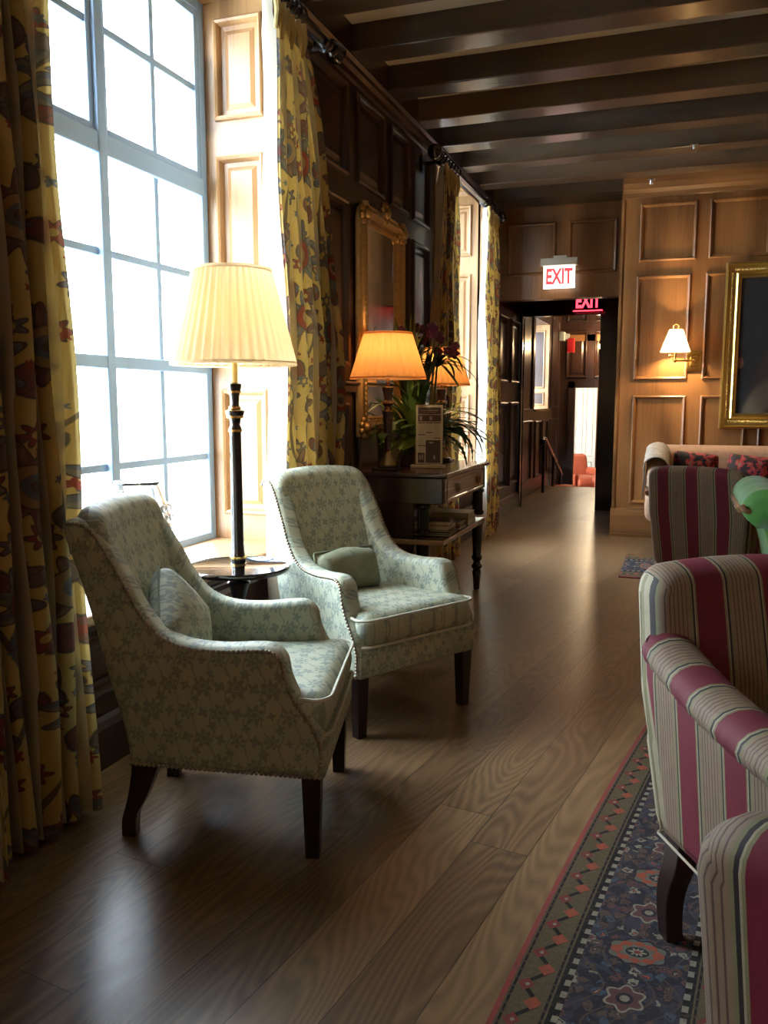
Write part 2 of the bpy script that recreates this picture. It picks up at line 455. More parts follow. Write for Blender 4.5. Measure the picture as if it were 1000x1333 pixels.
def rugmat():
    m, nt, b = newmat('persian_rug_wool', 1.0, Specular_IOR_Level=.1)
    (u, v, _), _v = coords(nt, 'UV')
    navy = (.028, .030, .042); olive = (.13, .11, .065); blk = (.012, .012, .014); crm = (.30, .27, .20); org = (.38, .085, .045); red = (.24, .045, .04); blu = (.06, .10, .14); rose = (.14, .06, .06); brn = (.12, .075, .055)
    # guard border zigzag with diamonds (period .13 m)
    def guard(x0, w):
        t = (u-x0)/w; p = (v/.115).fract()
        tri = (p*2-1).abs()
        zig = (t-(tri*.5+.25)).abs()
        c = mixc(nt, noise(nt, comb(nt, u*90, v*90, 0.0), 1, 2), (.075, .065, .035), (.17, .13, .065))
        c = mixc(nt, zig.lt(.07), c, blk)
        d = ((t-.5).abs()*1.2+((p-.5).abs())*1.0)
        c = mixc(nt, (t-.08).abs().lt(.03)+(t-.92).abs().lt(.03), c, blk); c = mixc(nt, ((p*4).fract()-.5).abs().lt(.12)*((t-.5).abs().gt(.32))*.6, c, brn); c = mixc(nt, (((t-.62).abs()+(p-.02).mn(1.02-p).abs()*1.1)).lt(.21), c, org)
        c = mixc(nt, (((t-.32).abs()+(p-.5).abs()*1.1)).lt(.20), c, red)
        c = mixc(nt, (((t-.35).abs()+(p-.5).abs()*1.1)).lt(.06), c, crm)
        return c
    # main border, motifs on navy
    c = mixc(nt, noise(nt, comb(nt, u*25, v*25, 1.0), 1, 2).gt(.52), navy, (.05, .05, .075))
    dn = noise(nt, comb(nt, u*55, v*55, 7.0), 1, 2); dm = noise(nt, comb(nt, u*55+9, v*55, 2.0), 1, 2)
    vor = nt.nodes.new('ShaderNodeTexVoronoi'); nt.links.new(comb(nt, u*34+(dn-.5)*1.3, v*34+(dm-.5)*1.3, 0.0), vor.inputs['Vector']); vor.inputs['Scale'].default_value = 1; vor.inputs['Randomness'].default_value = .55
    vd = X(nt, vor.outputs['Distance'])
    sepc = nt.nodes.new('ShaderNodeSeparateColor'); nt.links.new(vor.outputs['Color'], sepc.inputs[0]); vr = X(nt, sepc.outputs[0])
    mot = mixc(nt, vr.gt(.35), brn, rose); mot = mixc(nt, vr.gt(.62), mot, blu); mot = mixc(nt, vr.gt(.8), mot, crm)
    c = mixc(nt, vd.lt(.44), c, mot); c = mixc(nt, vd.lt(.25), c, navy); c = mixc(nt, vd.lt(.18), c, mixc(nt, vr.gt(.6), brn, org)); c = mixc(nt, vd.lt(.09), c, crm)
    vine = (((u*60+(v*26).sin()*2.2).sin()).abs()).lt(.16); c = mixc(nt, vine*.7, c, brn)
    # palmettes along the centre
    cu = u-.2425; p = (v/.33); pv = (p.fract()-.5)*.33
    cr = hyp(cu*1.0, pv*1.45)
    th = atan2(pv, cu)
    ed = (th*8).cos()*.005
    c = mixc(nt, (cr+ed).lt(.072), c, navy); c = mixc(nt, (cr+ed).lt(.062), c, (.15, .16, .12)); c = mixc(nt, (cr-ed).lt(.054), c, org)
    c = mixc(nt, (cr+ed).lt(.036), c, (.15, .17, .13)); c = mixc(nt, cr.lt(.026), c, navy); c = mixc(nt, (cr-ed).lt(.016), c, crm); c = mixc(nt, cr.lt(.008), c, red)
    pv2 = ((p+.5).fract()-.5)*.33; c2 = hyp(cu-.0, pv2); e2 = (atan2(pv2, cu)*6).cos()*.006
    c = mixc(nt, (c2+e2).lt(.04), c, crm); c = mixc(nt, (c2+e2).lt(.034), c, rose); c = mixc(nt, (c2).lt(.018), c, navy); c = mixc(nt, c2.lt(.01), c, crm)
    # red field
    fld = mixc(nt, noise(nt, comb(nt, u*20, v*20, 4.0), 1, 3).gt(.5), red, (.14, .03, .04))
    fld = mixc(nt, vd.lt(.22), fld, navy)
    g1 = guard(.012, .095); g2 = guard(.375, .085)
    c = mixc(nt, u.gt(.355), c, mixc(nt, (v*160).sin().gt(0), blk, crm)); c = mixc(nt, u.gt(.368), c, blk); c = mixc(nt, u.gt(.375), c, g2)
    c = mixc(nt, u.gt(.46), c, fld)
    c = mixc(nt, u.lt(.130), c, mixc(nt, (v*160).sin().gt(0), blk, crm)); c = mixc(nt, u.lt(.117), c, blk); c = mixc(nt, u.lt(.107), c, g1)
    c = mixc(nt, u.lt(.012), c, (.33, .07, .06))
    n = noise(nt, comb(nt, u*260, v*260, 0.0), 1, 2)
    c = mixc(nt, noise(nt, comb(nt, u*70, v*70, 8.0), 1, 2).gt(.60)*.35, c, (.10, .075, .05))
    c = mixc(nt, n*.5, c, (.25, .22, .2), 'MULTIPLY'); c = mixc(nt, noise(nt, comb(nt, u*6, v*6, 0.0), 1, 3)*.35, c, (.10, .085, .075))
    nt.links.new(c, b.inputs['Base Color']); nt.links.new(bump(nt, n, .5, .004), b.inputs['Normal'])
    return m
M['rug'] = rugmat()

# ================================================================== SETTING
WX = -1.85; BY = 8.1; ZC = 3.28
def panelled(mb, O, U, V, N, u0, u1, v0, v1, panels=(), holes=(), raise_=1.0):
    """flat face in plane O + a*U + b*V, facing N, with moulded panels and openings"""
    O, U, V, N = map(Vector, (O, U, V, N))
    P = lambda a, b, h=0.0: O+U*a+V*b+N*h
    us = sorted({u0, u1, *[q for p in list(panels)+list(holes) for q in p[:2] if u0 < q < u1]})
    vs = sorted({v0, v1, *[q for p in list(panels)+list(holes) for q in p[2:] if v0 < q < v1]})
    for a0, a1 in zip(us, us[1:]):
        for b0, b1 in zip(vs, vs[1:]):
            ca, cb = (a0+a1)/2, (b0+b1)/2
            if any(p[0] < ca < p[1] and p[2] < cb < p[3] for p in list(panels)+list(holes)): continue
            mb.add([P(a0, b0), P(a1, b0), P(a1, b1), P(a0, b1)], [(0, 1, 2, 3)])
    prof = [(0, 0), (.003, .016), (.012, .022), (.024, .016), (.03, .004), (.036, -.014), (.06, -.016), (.085, -.005)]
    for (a0, a1, b0, b1) in panels:
        k = min(1.0, (a1-a0)/.30, (b1-b0)/.30); vs_ = []
        for (i, h) in prof:
            i *= k; h *= raise_
            vs_ += [P(a0+i, b0+i, h), P(a1-i, b0+i, h), P(a1-i, b1-i, h), P(a0+i, b1-i, h)]
        fs = []
        for r in range(len(prof)-1):
            for q in range(4): fs.append((r*4+q, r*4+(q+1) % 4, (r+1)*4+(q+1) % 4, (r+1)*4+q))
        fs.append(tuple((len(prof)-1)*4+q for q in range(4)))
        mb.add(vs_, fs)
def struct(name, mb, m, **kw):
    return tag(mb.build(name, m, smooth=kw.pop('smooth', False), **kw), kind='structure')

f = MB(); f.box(-1.98, 4.3, -3.3, 12.6, -.12, 0); struct('floor', f, M['floor'])
f = MB(); f.box(-2.2, 4.3, -3.3, 14.2, ZC, ZC+.1); struct('ceiling', f, M['plaster'])

W1 = (2.15, 3.76); W2 = (6.38, 7.88); W3 = (-2.9, -1.5); WZ = (.55, 3.12)
lw = MB()
pan = []
for (a, b_) in [(3.92, 4.60), (4.74, 5.20), (5.32, 5.70), (5.80, 6.20)]:
    pan += [(a, b_, .30, 1.24), (a, b_, 1.45, 2.37), (a, b_, 2.50, 3.0)]
for (a, b_) in [(.1, .7), (.82, 1.38), (1.5, 2.0), (-.6, -.05), (-1.3, -.75)]:
    pan += [(a, b_, .30, 1.24), (a, b_, 1.45, 2.37), (a, b_, 2.50, 3.0)]
for w in (W1, W2, W3):
    m_ = (w[0]+w[1])/2; pan += [(w[0]+.06, m_-.05, .25, .48), (m_+.05, w[1]-.06, .25, .48)]
pan += [(8.15, 8.55, .3, 1.24), (8.15, 8.55, 1.45, 2.37), (8.15, 8.55, 2.5, 3.0), (8.75, 9.25, .3, 1.24), (8.75, 9.25, 1.45, 2.15), (9.4, 9.9, .3, 1.24), (9.4, 9.9, 1.45, 2.15)]
holes = [(*w, *WZ) for w in (W1, W2, W3)]
panelled(lw, (WX, 0, 0), (0, 1, 0), (0, 0, 1), (1, 0, 0), -3.3, 10.0, 0, ZC, pan, holes)
panelled(lw, (WX-.42, 0, 0), (0, 1, 0), (0, 0, 1), (-1, 0, 0), -3.3, 10.0, 0, ZC, (), holes)
struct('wall_left', lw, M['oak_shaded'])
# rails and cornice of the window wall
t = MB()
def bar(y0, y1, z0, z1, d): t.box(WX-.01, WX+d, y0, y1, z0, z1)
for (y0, y1) in [(3.80, 6.34), (-1.4, 2.11), (7.92, 8.6)]:
    bar(y0, y1, 1.30, 1.345, .028); bar(y0, y1, 1.345, 1.362, .045)
struct('trim_1', t, M['oak_shaded'], bevel=.006)
t = MB()
prof = [(0, 3.03), (.012, 3.04), (.016, 3.07), (.03, 3.09), (.035, 3.11), (.05, 3.125), (.05, 3.30), (0, 3.30)]
t.grid(lambda i, j: (WX+prof[j][0], (-3.3, BY+.5)[i], prof[j][1]), 2, len(prof)); struct('trim_2', t, M['oak_shaded'])
bb = MB()
bp = [(0, 0), (.03, 0), (.03, .14), (.022, .165), (.012, .18), (0, .185)]
bb.grid(lambda i, j: (WX+bp[j][0], (-3.3, 10)[i], bp[j][1]), 2, len(bp)); struct('baseboard_left', bb, M['oak_shaded'])

# window openings: reveals, sill, frames
for n, (w, z) in enumerate([(W1, WZ), (W2, WZ), (W3, WZ)], 1):
    r = MB(); XO = -2.27; y0, y1 = w; z0, z1 = z
    jp = [(.08, .34, 2.58, 3.04), (.08, .34, 1.45, 2.42), (.08, .34, .68, 1.31)]
    panelled(r, (XO, y1, 0), (1, 0, 0), (0, 0, 1), (0, -1, 0), 0, WX-XO, z0, z1, jp)
    panelled(r, (XO, y0, 0), (1, 0, 0), (0, 0, 1), (0, 1, 0), 0, WX-XO, z0, z1, jp)
    panelled(r, (XO, 0, z1), (1, 0, 0), (0, 1, 0), (0, 0, -1), 0, WX-XO, y0, y1, [(.08, .34, y0+.08, (y0+y1)/2-.05), (.08, .34, (y0+y1)/2+.05, y1-.08)])
    for (a0, a1, b0, b1) in [(y0-.055, y0, z0, z1+.055), (y1, y1+.055, z0, z1+.055), (y0, y1, z1, z1+.055)]:
        r.box(WX-.02, WX+.022, a0, a1, b0, b1)
    struct('trim_%d' % (n+2), r, M['honey'])
    s = MB(); s.box(XO, WX+.05, y0-.03, y1+.03, z0-.035, z0+.004)
    struct('trim_%d' % (n+5), s, M['honey_x'], bevel=.012)
    wn = tag(empty('window_%d' % n, (0, 0, 0)), kind='structure')
    fr = MB(); xa, xb = XO-.03, XO+.025
    e = .05; ym = (y0+y1)/2
    fr.box(xa, xb, y0, y0+e, z0, z1); fr.box(xa, xb, y1-e, y1, z0, z1); fr.box(xa, xb, y0+e, y1-e, z1-e, z1); fr.box(xa, xb, y0+e, y1-e, z0, z0+e*.8)
    fr.box(xa-.005, xb+.012, ym-.028, ym+.028, z0+.02, z1-.02)
    for zz, hh in ((1.41, .026), (2.27, .042)): fr.box(xa-.004, xb+.008, y0+e, y1-e, zz-hh, zz+hh)
    fr.build('window_frame', M['sash'], wn, smooth=False, bevel=.006)
    mu = MB()
    for (a, b_) in ((y0+e, ym-.028), (ym+.028, y1-e)):
        c = (a+b_)/2
        mu.box(XO-.018, XO+.014, c-.016, c+.016, z0+.03, z1-.03)
        for zz in (.975, 1.85, 2.72): mu.box(XO-.017, XO+.013, a, b_, zz-.016, zz+.016)
    # opening sash of the upper lights
    for (a, b_) in ((y0+e, ym-.028), (ym+.028, y1-e)):
        for (q0, q1, q2, q3) in ((a, a+.03, 2.312, z1-e), (b_-.03, b_, 2.312, z1-e), (a+.03, b_-.03, 2.312, 2.34), (a+.03, b_-.03, z1-e-.03, z1-e)):
            mu.box(XO-.02, XO+.02, q0, q1, q2, q3)
    mu.build('muntin', M['sash'], wn, smooth=False, bevel=.004)
    g = MB(); g.box(XO-.006, XO-.002, y0+.02, y1-.02, z0+.02, z1-.02)
    g.build('window_pane', M['pane'], wn, smooth=False)
    L = D.lights.new('daylight_portal', 'AREA'); L.shape = 'RECTANGLE'; L.size = z1-z0; L.size_y = y1-y0; L.cycles.is_portal = True
    lo = D.objects.new('daylight_portal', L); COL.objects.link(lo); lo.location = (XO-.06, ym, (z0+z1)/2); lo.rotation_euler = (0, -PI/2, 0)

# back wall with the sconce
bw = MB(); RX = -.6
pan = []
cols = [(-.46, 0.0), (.12, .50), (.60, 1.06), (1.18, 1.62), (1.74, 2.2), (2.32, 2.8), (2.92, 3.4), (3.52, 4.0)]
for (a, b_) in cols: pan += [(a, b_, .31, 1.30), (a, b_, 1.44, 2.36)]
for (a, b_) in [(-.45, 0.03), (.13, .62), (.72, 1.2), (1.32, 1.8), (1.92, 2.4), (2.52, 3.0), (3.1, 3.6)]: pan += [(a, b_, 2.48, 2.98)]
panelled(bw, (0, BY, 0), (1, 0, 0), (0, 0, 1), (0, -1, 0), RX, 4.3, 0, ZC, pan)
bw.box(RX, 4.3, BY+.001, 10.0, 0, ZC)
struct('wall_back', bw, M['oak_v'])
bb = MB(); bb.grid(lambda i, j: ((RX-.02, 4.3)[i], BY-bp[j][0], bp[j][1]*1.42), 2, len(bp)); bb.box(RX-.02, 4.3, BY-.045, BY, 0, .03)
struct('baseboard_back', bb, M['oak_h'])
t = MB(); cp = [(0, 3.03), (.015, 3.04), (.02, 3.07), (.045, 3.10), (.06, 3.15), (.06, 3.3)]
t.grid(lambda i, j: ((RX, 4.3)[i], BY-cp[j][0], cp[j][1]), 2, len(cp)); t.box(RX-.012, RX+.012, BY-.012, BY+.3, 0, 3.2)
struct('trim_9', t, M['oak_h'])
# wall over the doorway, set back
hw = MB()
panelled(hw, (0, 8.6, 0), (1, 0, 0), (0, 0, 1), (0, -1, 0), WX, RX, 2.25, ZC, [(-1.74, -1.26, 2.48, 2.98), (-1.14, -.68, 2.48, 2.98)])
hw.box(WX, RX, 8.6005, 8.75, 2.25, ZC)
struct('wall_door', hw, M['oak_v'])
# black door frame deeper in
d = tag(empty('door_1', (0, 0, 0)), kind='structure')
q = MB()
q.box(-1.96, -1.815, 9.93, 10.07, 0, 2.9); q.box(-.94, RX+.02, 9.93, 10.07, 0, 2.9); q.box(-1.815, -.94, 9.93, 10.07, 2.215, 2.9)
q.box(-1.80, -1.785, 9.915, 9.93, 0, 2.2); 
q.build('door_frame', M['black_frame'], d, smooth=False, bevel=.008)
# passage ceiling and hall beyond
h = MB(); h.box(-2.0, RX+.1, 8.75, 10.0, 2.9, 2.95); struct('trim_10', h, M['oak_shaded'])
HX = -1.93; HW = (11.55, 12.75, 1.14, 2.36)
hl = MB()
panelled(hl, (HX, 0, 0), (0, 1, 0), (0, 0, 1), (1, 0, 0), 10.0, 14.0, -.6, ZC, [(10.15, 11.3, .2, 1.0), (10.15, 11.3, 1.12, 2.55), (11.6, 12.1, .2, .98), (12.2, 12.7, .2, .98), (12.95, 13.7, 1.14, 2.5), (12.95, 13.7, -.3, .98)], [HW])
hl.box(-2.3, HX-.001, 10.0, HW[0], -.6, ZC); hl.box(-2.3, HX-.001, HW[1], 14.0, -.6, ZC); hl.box(-2.3, HX-.001, HW[0], HW[1], -.6, HW[2]); hl.box(-2.3, HX-.001, HW[0], HW[1], HW[3], ZC)
struct('wall_hall', hl, M['oak_shaded'])
j = MB(); 
panelled(j, (-2.26, HW[1]-.002, 0), (1, 0, 0), (0, 0, 1), (0, -1, 0), 0, .33, HW[2], HW[3], [(.06, .27, HW[2]+.30, HW[3]-.08), (.06, .27, HW[2]+.05, HW[2]+.24)])
j.box(-2.28, HX+.03, HW[0]-.02, HW[1]+.02, HW[2]-.03, HW[2]+.003)
struct('trim_11', j, M['honey'])
wn = tag(empty('window_4', (0, 0, 0)), kind='structure')
fr = MB(); y0, y1, z0, z1 = HW
for (a, b_, c, e_) in ((y0, y0+.04, z0, z1), (y1-.04, y1, z0, z1), (y0, y1, z1-.04, z1), (y0, y1, z0, z0+.04), ((y0+y1)/2-.015, (y0+y1)/2+.015, z0, z1), (y0, y1, 1.73, 1.76)):
    fr.box(-2.29, -2.25, a, b_, c, e_)
fr.build('window_frame', M['sash'], wn, smooth=False)
he = MB()
OPN = (-1.69, -.75, -.6, 1.46)
panelled(he, (0, 14.0, 0), (1, 0, 0), (0, 0, 1), (0, -1, 0), -2.3, 4.3, -.6, ZC, [(-1.84, -1.52, 1.62, 2.36), (-1.40, -.95, 1.62, 2.36), (-1.84, -1.52, 2.5, 3.1), (-1.40, -.95, 2.5, 3.1)], [OPN])
he.box(OPN[0]-.1, OPN[0], 13.96, 14.1, -.6, 1.56); he.box(OPN[0]-.1, OPN[1], 13.96, 14.1, 1.46, 1.56)
struct('wall_hall_end', he, M['oak_shaded'])
st = MB()
for k in range(4): st.box(-1.98, RX+.3, 12.6+k*.28, 12.6+(k+1)*.28, -.75, -.15*(k+1))
struct('trim_12', st, M['floor'])
lf = MB(); lf.box(-3.0, 3, 13.6, 18.5, -.75, -.6); struct('floor_lower', lf, M['floor'])
hr = MB(); hr.box(.35, .45, 10.0, 14.0, -.6, ZC); hr.box(RX+.1, .45, 9.95, 10.05, 0, ZC); struct('wall_hall_right', hr, M['oak_shaded'])
lr = MB(); panelled(lr, (0, 17.4, 0), (1, 0, 0), (0, 0, 1), (0, -1, 0), -3.0, 3.0, -.6, 2.2, [(-1.5, -1.1, .3, 1.7), (-1.0, -.6, .3, 1.7)])
lr.box(-3.1, -3.0, 14.0, 17.4, -.6, 2.2); lr.box(2.9, 3, 14.0, 17.4, -.6, 2.2); lr.box(-3.1, 3, 14, 17.5, 2.2, 2.3)
struct('wall_lower_room', lr, M['oak_v'])
d2 = tag(empty('door_2', (0, 0, 0)), kind='structure')
q = MB(); panelled(q, (0, 17.33, 0), (1, 0, 0), (0, 0, 1), (0, -1, 0), -2.12, -1.66, -.6, 1.62, [(-2.06, -1.92, .15, 1.5), (-1.86, -1.72, .15, 1.5), (-2.06, -1.92, -.5, .05), (-1.86, -1.72, -.5, .05)])
q.box(-2.12, -1.66, 17.331, 17.37, -.6, 1.62); q.build('door_leaf', M['whitepaint'], d2, smooth=False)

# other walls of the room (behind and to the right of the camera)
rw = MB(); pan = []
for k in range(14):
    a = -3.1+k*.8; pan += [(a, a+.66, .3, 1.24), (a, a+.66, 1.45, 2.37), (a, a+.66, 2.5, 3.0)]
panelled(rw, (4.2, 0, 0), (0, 1, 0), (0, 0, 1), (-1, 0, 0), -3.3, BY, 0, ZC, pan); rw.box(4.201, 4.3, -3.3, BY, 0, ZC)
struct('wall_right', rw, M['oak_v'])
fw = MB(); pan = []
for a in (-1.7, -.95, -.2, .55, 1.5, 2.3, 3.2): pan += [(a, a+.64, .3, 1.24), (a, a+.64, 1.45, 2.37), (a, a+.64, 2.5, 3.0)]
panelled(fw, (0, -3.2, 0), (1, 0, 0), (0, 0, 1), (0, 1, 0), WX, 4.3, 0, ZC, pan)
fw.box(WX, 4.3, -3.3, -3.201, 0, ZC)
struct('wall_front', fw, M['oak_v'])

# beams
for k in range(-11, 6):
    y = 5.17+.61*k
    if y+.185 > BY+.3: continue
    b = MB(); x1 = 4.2; x0 = WX+.045
    if y > 7.5: y += .0
    b.box(x0, x1, y, y+.185, ZC-.143, ZC+.02)
    o = struct('ceiling_beam', b, M['oak_beam'], bevel=.008)
b = MB(); b.box(WX+.045, RX+.05, 8.22, 8.6, ZC-.143, ZC+.02); struct('ceiling_beam', b, M['oak_beam'])
# outside
g = MB(); g.box(-30, -2.35, -25, 35, -.6, -.5); tag(g.build('ground_outside', newmat('pale_paving', .9, 0, (.62, .62, .58))[0], smooth=False), kind='structure')

# ================================================================== CURTAINS
def curtain(name, y0b, y1b, y0t, y1t, label, folds=6, amp=.055, seed=1, xc=-1.70, ztop=2.90, lead=.07, bow=.0, inb=0.0):
    rnd = random.Random(seed); ph = [rnd.uniform(-.5, .5) for _ in range(folds+2)]; am = [rnd.uniform(.65, 1.2) for _ in range(folds+2)]
    NU, NV = folds*14+10, 44
    def P(i, j, off=0.0):
        z = .012+(ztop-.012)*j/(NV-1); q = j/(NV-1)
        s = i/(NU-1)
        k = (1-q)**.8; kk = k if bow == 0 else min(1, (1-q)*2.2)**.7
        ya = y0t+(y0b-y0t)*kk; yb = y1t+(y1b-y1t)*kk
        sp = s+.018*math.sin(9*s+3*q+seed)
        A = amp*(1-.45*q**2)*(am[int(s*folds)]*(1-(s*folds) % 1)+am[int(s*folds)+1]*((s*folds) % 1))
        a = 2*PI*folds*sp+ph[int(s*folds)]*.0+.5*math.sin(2.2*q+seed)
        x = xc+A*math.cos(a)+.010*math.sin(5*q*3+s*20)
        if q > .955: x = xc+A*math.cos(a)*.75
        y = ya+(yb-ya)*s+.22*A*math.sin(2*a)
        e = max(0, 1-i/9.0)
        x += lead*e
        # offset for the lining
        return Vector((x-off, y-off*.25, z))
    wd = max(abs(y1b-y0b), .3)*2.0
    cu = MB(); cu.grid(lambda i, j: P(i, j), NU, NV, uv=lambda i, j: (i/(NU-1)*wd+seed*1.37, j/(NV-1)*2.9+seed*.41))
    o = cu.build(name, M['curtain'], auto=180)
    li = MB(); li.grid(lambda i, j: P(i, j, .012), NU, NV); li.build('curtain_lining', M['lining'], o, auto=180)
    for k in range(folds+1):
        p = P(min(NU-1, int(k/folds*(NU-1))), NV-1)
        hd = MB(); hd.tube([(p.x, p.y, ztop-.13), (p.x+.012, p.y, ztop-.06), (p.x+.004, p.y, ztop+.008)], [.008, .014, .016], 8)
        hd.build('pinch_pleat', M['curtain_plain'], o)
        c = Vector((-1.70, p.y, 2.95)); R_ = .042; rg = MB()
        rg.tube([(c.x+R_*math.cos(a*PI/8), c.y, c.z+R_*math.sin(a*PI/8)) for a in range(17)], .006, 6)
        rg.build('curtain_ring', M['ebony'], o)
    tag(o, label, 'curtain', 'floral curtains at the windows')
    return o
curtain('curtain', 1.58, 2.02, 1.46, 1.95, 'floral curtain hanging at the left edge, in front of the near green armchair back', 5, .062, 3, lead=.05)
curtain('curtain', 3.34, 4.06, 3.34, 3.66, 'yellow floral curtain between the tall floor lamp and the gilt mirror', 6, .05, 5, lead=.03, bow=1)
curtain('curtain', 5.86, 6.50, 6.02, 6.40, 'floral curtain behind the console table plant, left side of the far window', 5, .05, 8, lead=.02, bow=1)
curtain('curtain', 7.38, 8.04, 7.40, 7.84, 'bright yellow floral curtain on the right of the far window by the dark doorway', 5, .042, 12, lead=.02, bow=1)
def rod(y0, y1, label):
    r = empty('curtain_rod', (-1.70, 0, 2.95), 0, label, 'curtain rod', 'curtain rods over the windows')
    p = MB(); p.tube([(0, y0, 0), (0, y1, 0)], .028, 16); p.build('pole', M['ebony'], r)
    for y, s in ((y0, -1), (y1, 1)):
        f_ = MB(); mt = Matrix.Translation((0, y, 0)) @ Matrix.Rotation(-s*PI/2, 4, 'X')
        f_.lathe([(.028, -.01), (.042, 0), (.042, .015), (.025, .022), (.03, .035), (.05, .06), (.05, .085), (.03, .105), (.001, .115)], 16, mt); f_.build('finial', M['ebony'], r)
    for y in (y0+.08, y1-.08):
        b = MB(); b.box(-.14, 0, y-.012, y+.012, -.045, -.02); b.box(-.15, -.125, y-.03, y+.03, -.09, .05); b.tube([(.045*math.cos(a), y, .045*math.sin(a)) for a in [PI*1.0+PI*k/8 for k in range(9)]], .01, 6)
        b.build('bracket', M['ebony'], r)
rod(1.45, 4.02, 'dark wooden curtain rod over the big near window, mostly above the frame')
rod(5.92, 8.0, 'dark wooden curtain rod over the far window beneath the ceiling beams')

# ================================================================== GREEN ARMCHAIRS
def offs_outline(pts):
    A = sum(pts[i][0]*pts[(i+1) % len(pts)][1]-pts[(i+1) % len(pts)][0]*pts[i][1] for i in range(len(pts)))
    return pts if A > 0 else pts[::-1]
TOPC = [(-.165, .905), (-.145, .928), (-.10, .926), (-.06, .895), (-.02, .835), (.02, .765), (.06, .69), (.11, .63), (.18, .598), (.28, .59), (.38, .597), (.43, .594), (.462, .565), (.475, .51), (.50, .455), (.54, .40), (.565, .345), (.57, .30), (.565, .235)]
TOPS = [(p.x, p.y) for p in smoothcurve(TOPC, 5)]
REAR = [(.015, .232), (-.01, .36), (-.05, .50), (-.09, .66), (-.125, .78), (-.155, .87)]
def green_chair(loc, rz, label):
    r = empty('armchair', loc, rz, label, 'armchair', 'sage green damask armchairs by the window')
    w = lambda u: .252+.062*min(1, max(0, (u+.12)/.66))
    ol = offs_outline(TOPS+REAR)
    for sg in (1, -1):
        s = MB(); s.slab(ol, 0, .088, .026, lambda a, b, t: (a, sg*(w(a)-t), b), lambda a, b, t: (a+.3, b+t*.5), 5)
        s.build('arm', M['damask'], r, auto=60)
    # back
    def ur(z):
        P = [(.232, .015), (.36, -.01), (.50, -.05), (.66, -.09), (.78, -.125), (.87, -.152), (.95, -.168), (1.1, -.2)]
        for (a, b), (c, d) in zip(P, P[1:]):
            if z <= c: return b+(d-b)*(z-a)/(c-a)
        return P[-1][1]
    b = MB()
    def F(x, y, t):
        z = .60+y+ (.018*(1-(x/.25)**2) if y > .2 else 0)*max(0, (y-.2)/.14); return (ur(z)+.055+t*(1.0)+.35*x*x, x*(1+.08*max(0, (z-.6))*0), z)
    b.puff(.50, .70, .085, .07, .035, F, .35, uvo=(.13, .05)); b.build('backrest', M['damask'], r, auto=180)
    c = MB()
    def F2(x, y, t):
        k = 1+.24*max(0, min(1, (y-.10)/.12)); taper = .80+.20*min(1, (y+.29)/.35)
        return (.30+y, x*k*taper, .405+t+.012*math.sin(y*6)*0)
    c.puff(.47, .56, .125, .045, .04, F2, .22, uvo=(.02, .4))
    cu = c.build('seat_cushion', M['damask'], r, auto=180)
    pp = MB()
    for zz in (.452, .352):
        pts = []
        W_, H_, rr = .474, .564, .045
        for (cx, cy, a0) in ((W_/2-rr, H_/2-rr, 0), (-W_/2+rr, H_/2-rr, PI/2), (-W_/2+rr, -H_/2+rr, PI), (W_/2-rr, -H_/2+rr, 1.5*PI)):
            for k in range(7):
                a = a0+PI/2*k/6; x, y = cx+rr*math.cos(a), cy+rr*math.sin(a); q = F2(x, y, 0); pts.append((q[0], q[1], zz))
        # densify straight runs
        P2 = []
        for i in range(len(pts)):
            A_, B_ = Vector(pts[i]), Vector(pts[(i+1) % len(pts)]); n = max(1, int((B_-A_).length/.03))
            for k in range(n):
                P2.append(A_.lerp(B_, k/n))
        pp.tube(P2+[P2[0]], .0055, 6, cap=False)
    pp.build('piping', M['piping'], cu)
    a = MB(); a.slab(offs_outline([(-.30, .234), (.30, .234), (.30, .345), (-.30, .345)]), 0, .07, .018, lambda x, z, t: (.572-t, x, z), None, 4)
    a.box(-.0, .5, -.22, .22, .24, .34); a.build('seat_base', M['damask'], r, auto=60)
    nh = MB()
    path = [p for p in TOPS if True]; bot = [(x, .243) for x in [.555-.02*k for k in range(28)]]
    for sg in (1, -1):
        for pl, inset in ((path, .011), (bot, 0)):
            P_ = [Vector(p) for p in pl]; acc = 0; nxt = 0
            for i in range(len(P_)-1):
                d_ = (P_[i+1]-P_[i]); l = d_.length
                while nxt <= acc+l:
                    p = P_[i]+d_*((nxt-acc)/l); nn = Vector((-d_.y, d_.x)).normalized()
                    p = p-nn*inset*(1 if (nn.y > -.2 and nn.x > -.9) else -1)
                    nh.sphere((p.x, sg*(w(p.x)+.001-.004), p.y), .0062, 6, 4); nxt += .0135
                acc += l
    tag(nh.build('nailhead_trim', M['nail'], r, auto=180), kind='stuff')
    for sg in (1, -1):
        l = MB(); y = sg*.275
        l.grid(lambda i, j: (.53+(-1, 1, 1, -1)[j]*(.026-.007*i/4)+.0, y+(-1, -1, 1, 1)[j]*(.026-.007*i/4), .235-.235*i/4), 5, 4, closev=True)
        l.box(.505, .555, y-.02, y+.02, .22, .24); l.box(.512, .548, y-.017, y+.017, 0, .002)
        l.build('leg', M['leg'], r, smooth=False, bevel=.004)
    rp = smoothcurve([(.045, .25), (.035, .20), (.01, .12), (-.015, .06), (-.02, 0)], 4)
    for sg in (1, -1):
        l = MB(); y = sg*.205
        def PL(i, j):
            p = rp[i]; q = i/(len(rp)-1); hw_ = .045-.024*min(1, q*1.5); return (p.x+(-1, 1, 1, -1)[j]*hw_, y*1.0+sg*-.01*q+(-1, -1, 1, 1)[j]*(.026-.006*q), max(0, p.y))
        l.grid(PL, len(rp), 4, closev=True); l.add([PL(len(rp)-1, j) for j in range(4)], [(0, 1, 2, 3)])
        l.build('leg', M['leg'], r, smooth=False, bevel=.004)
    return r
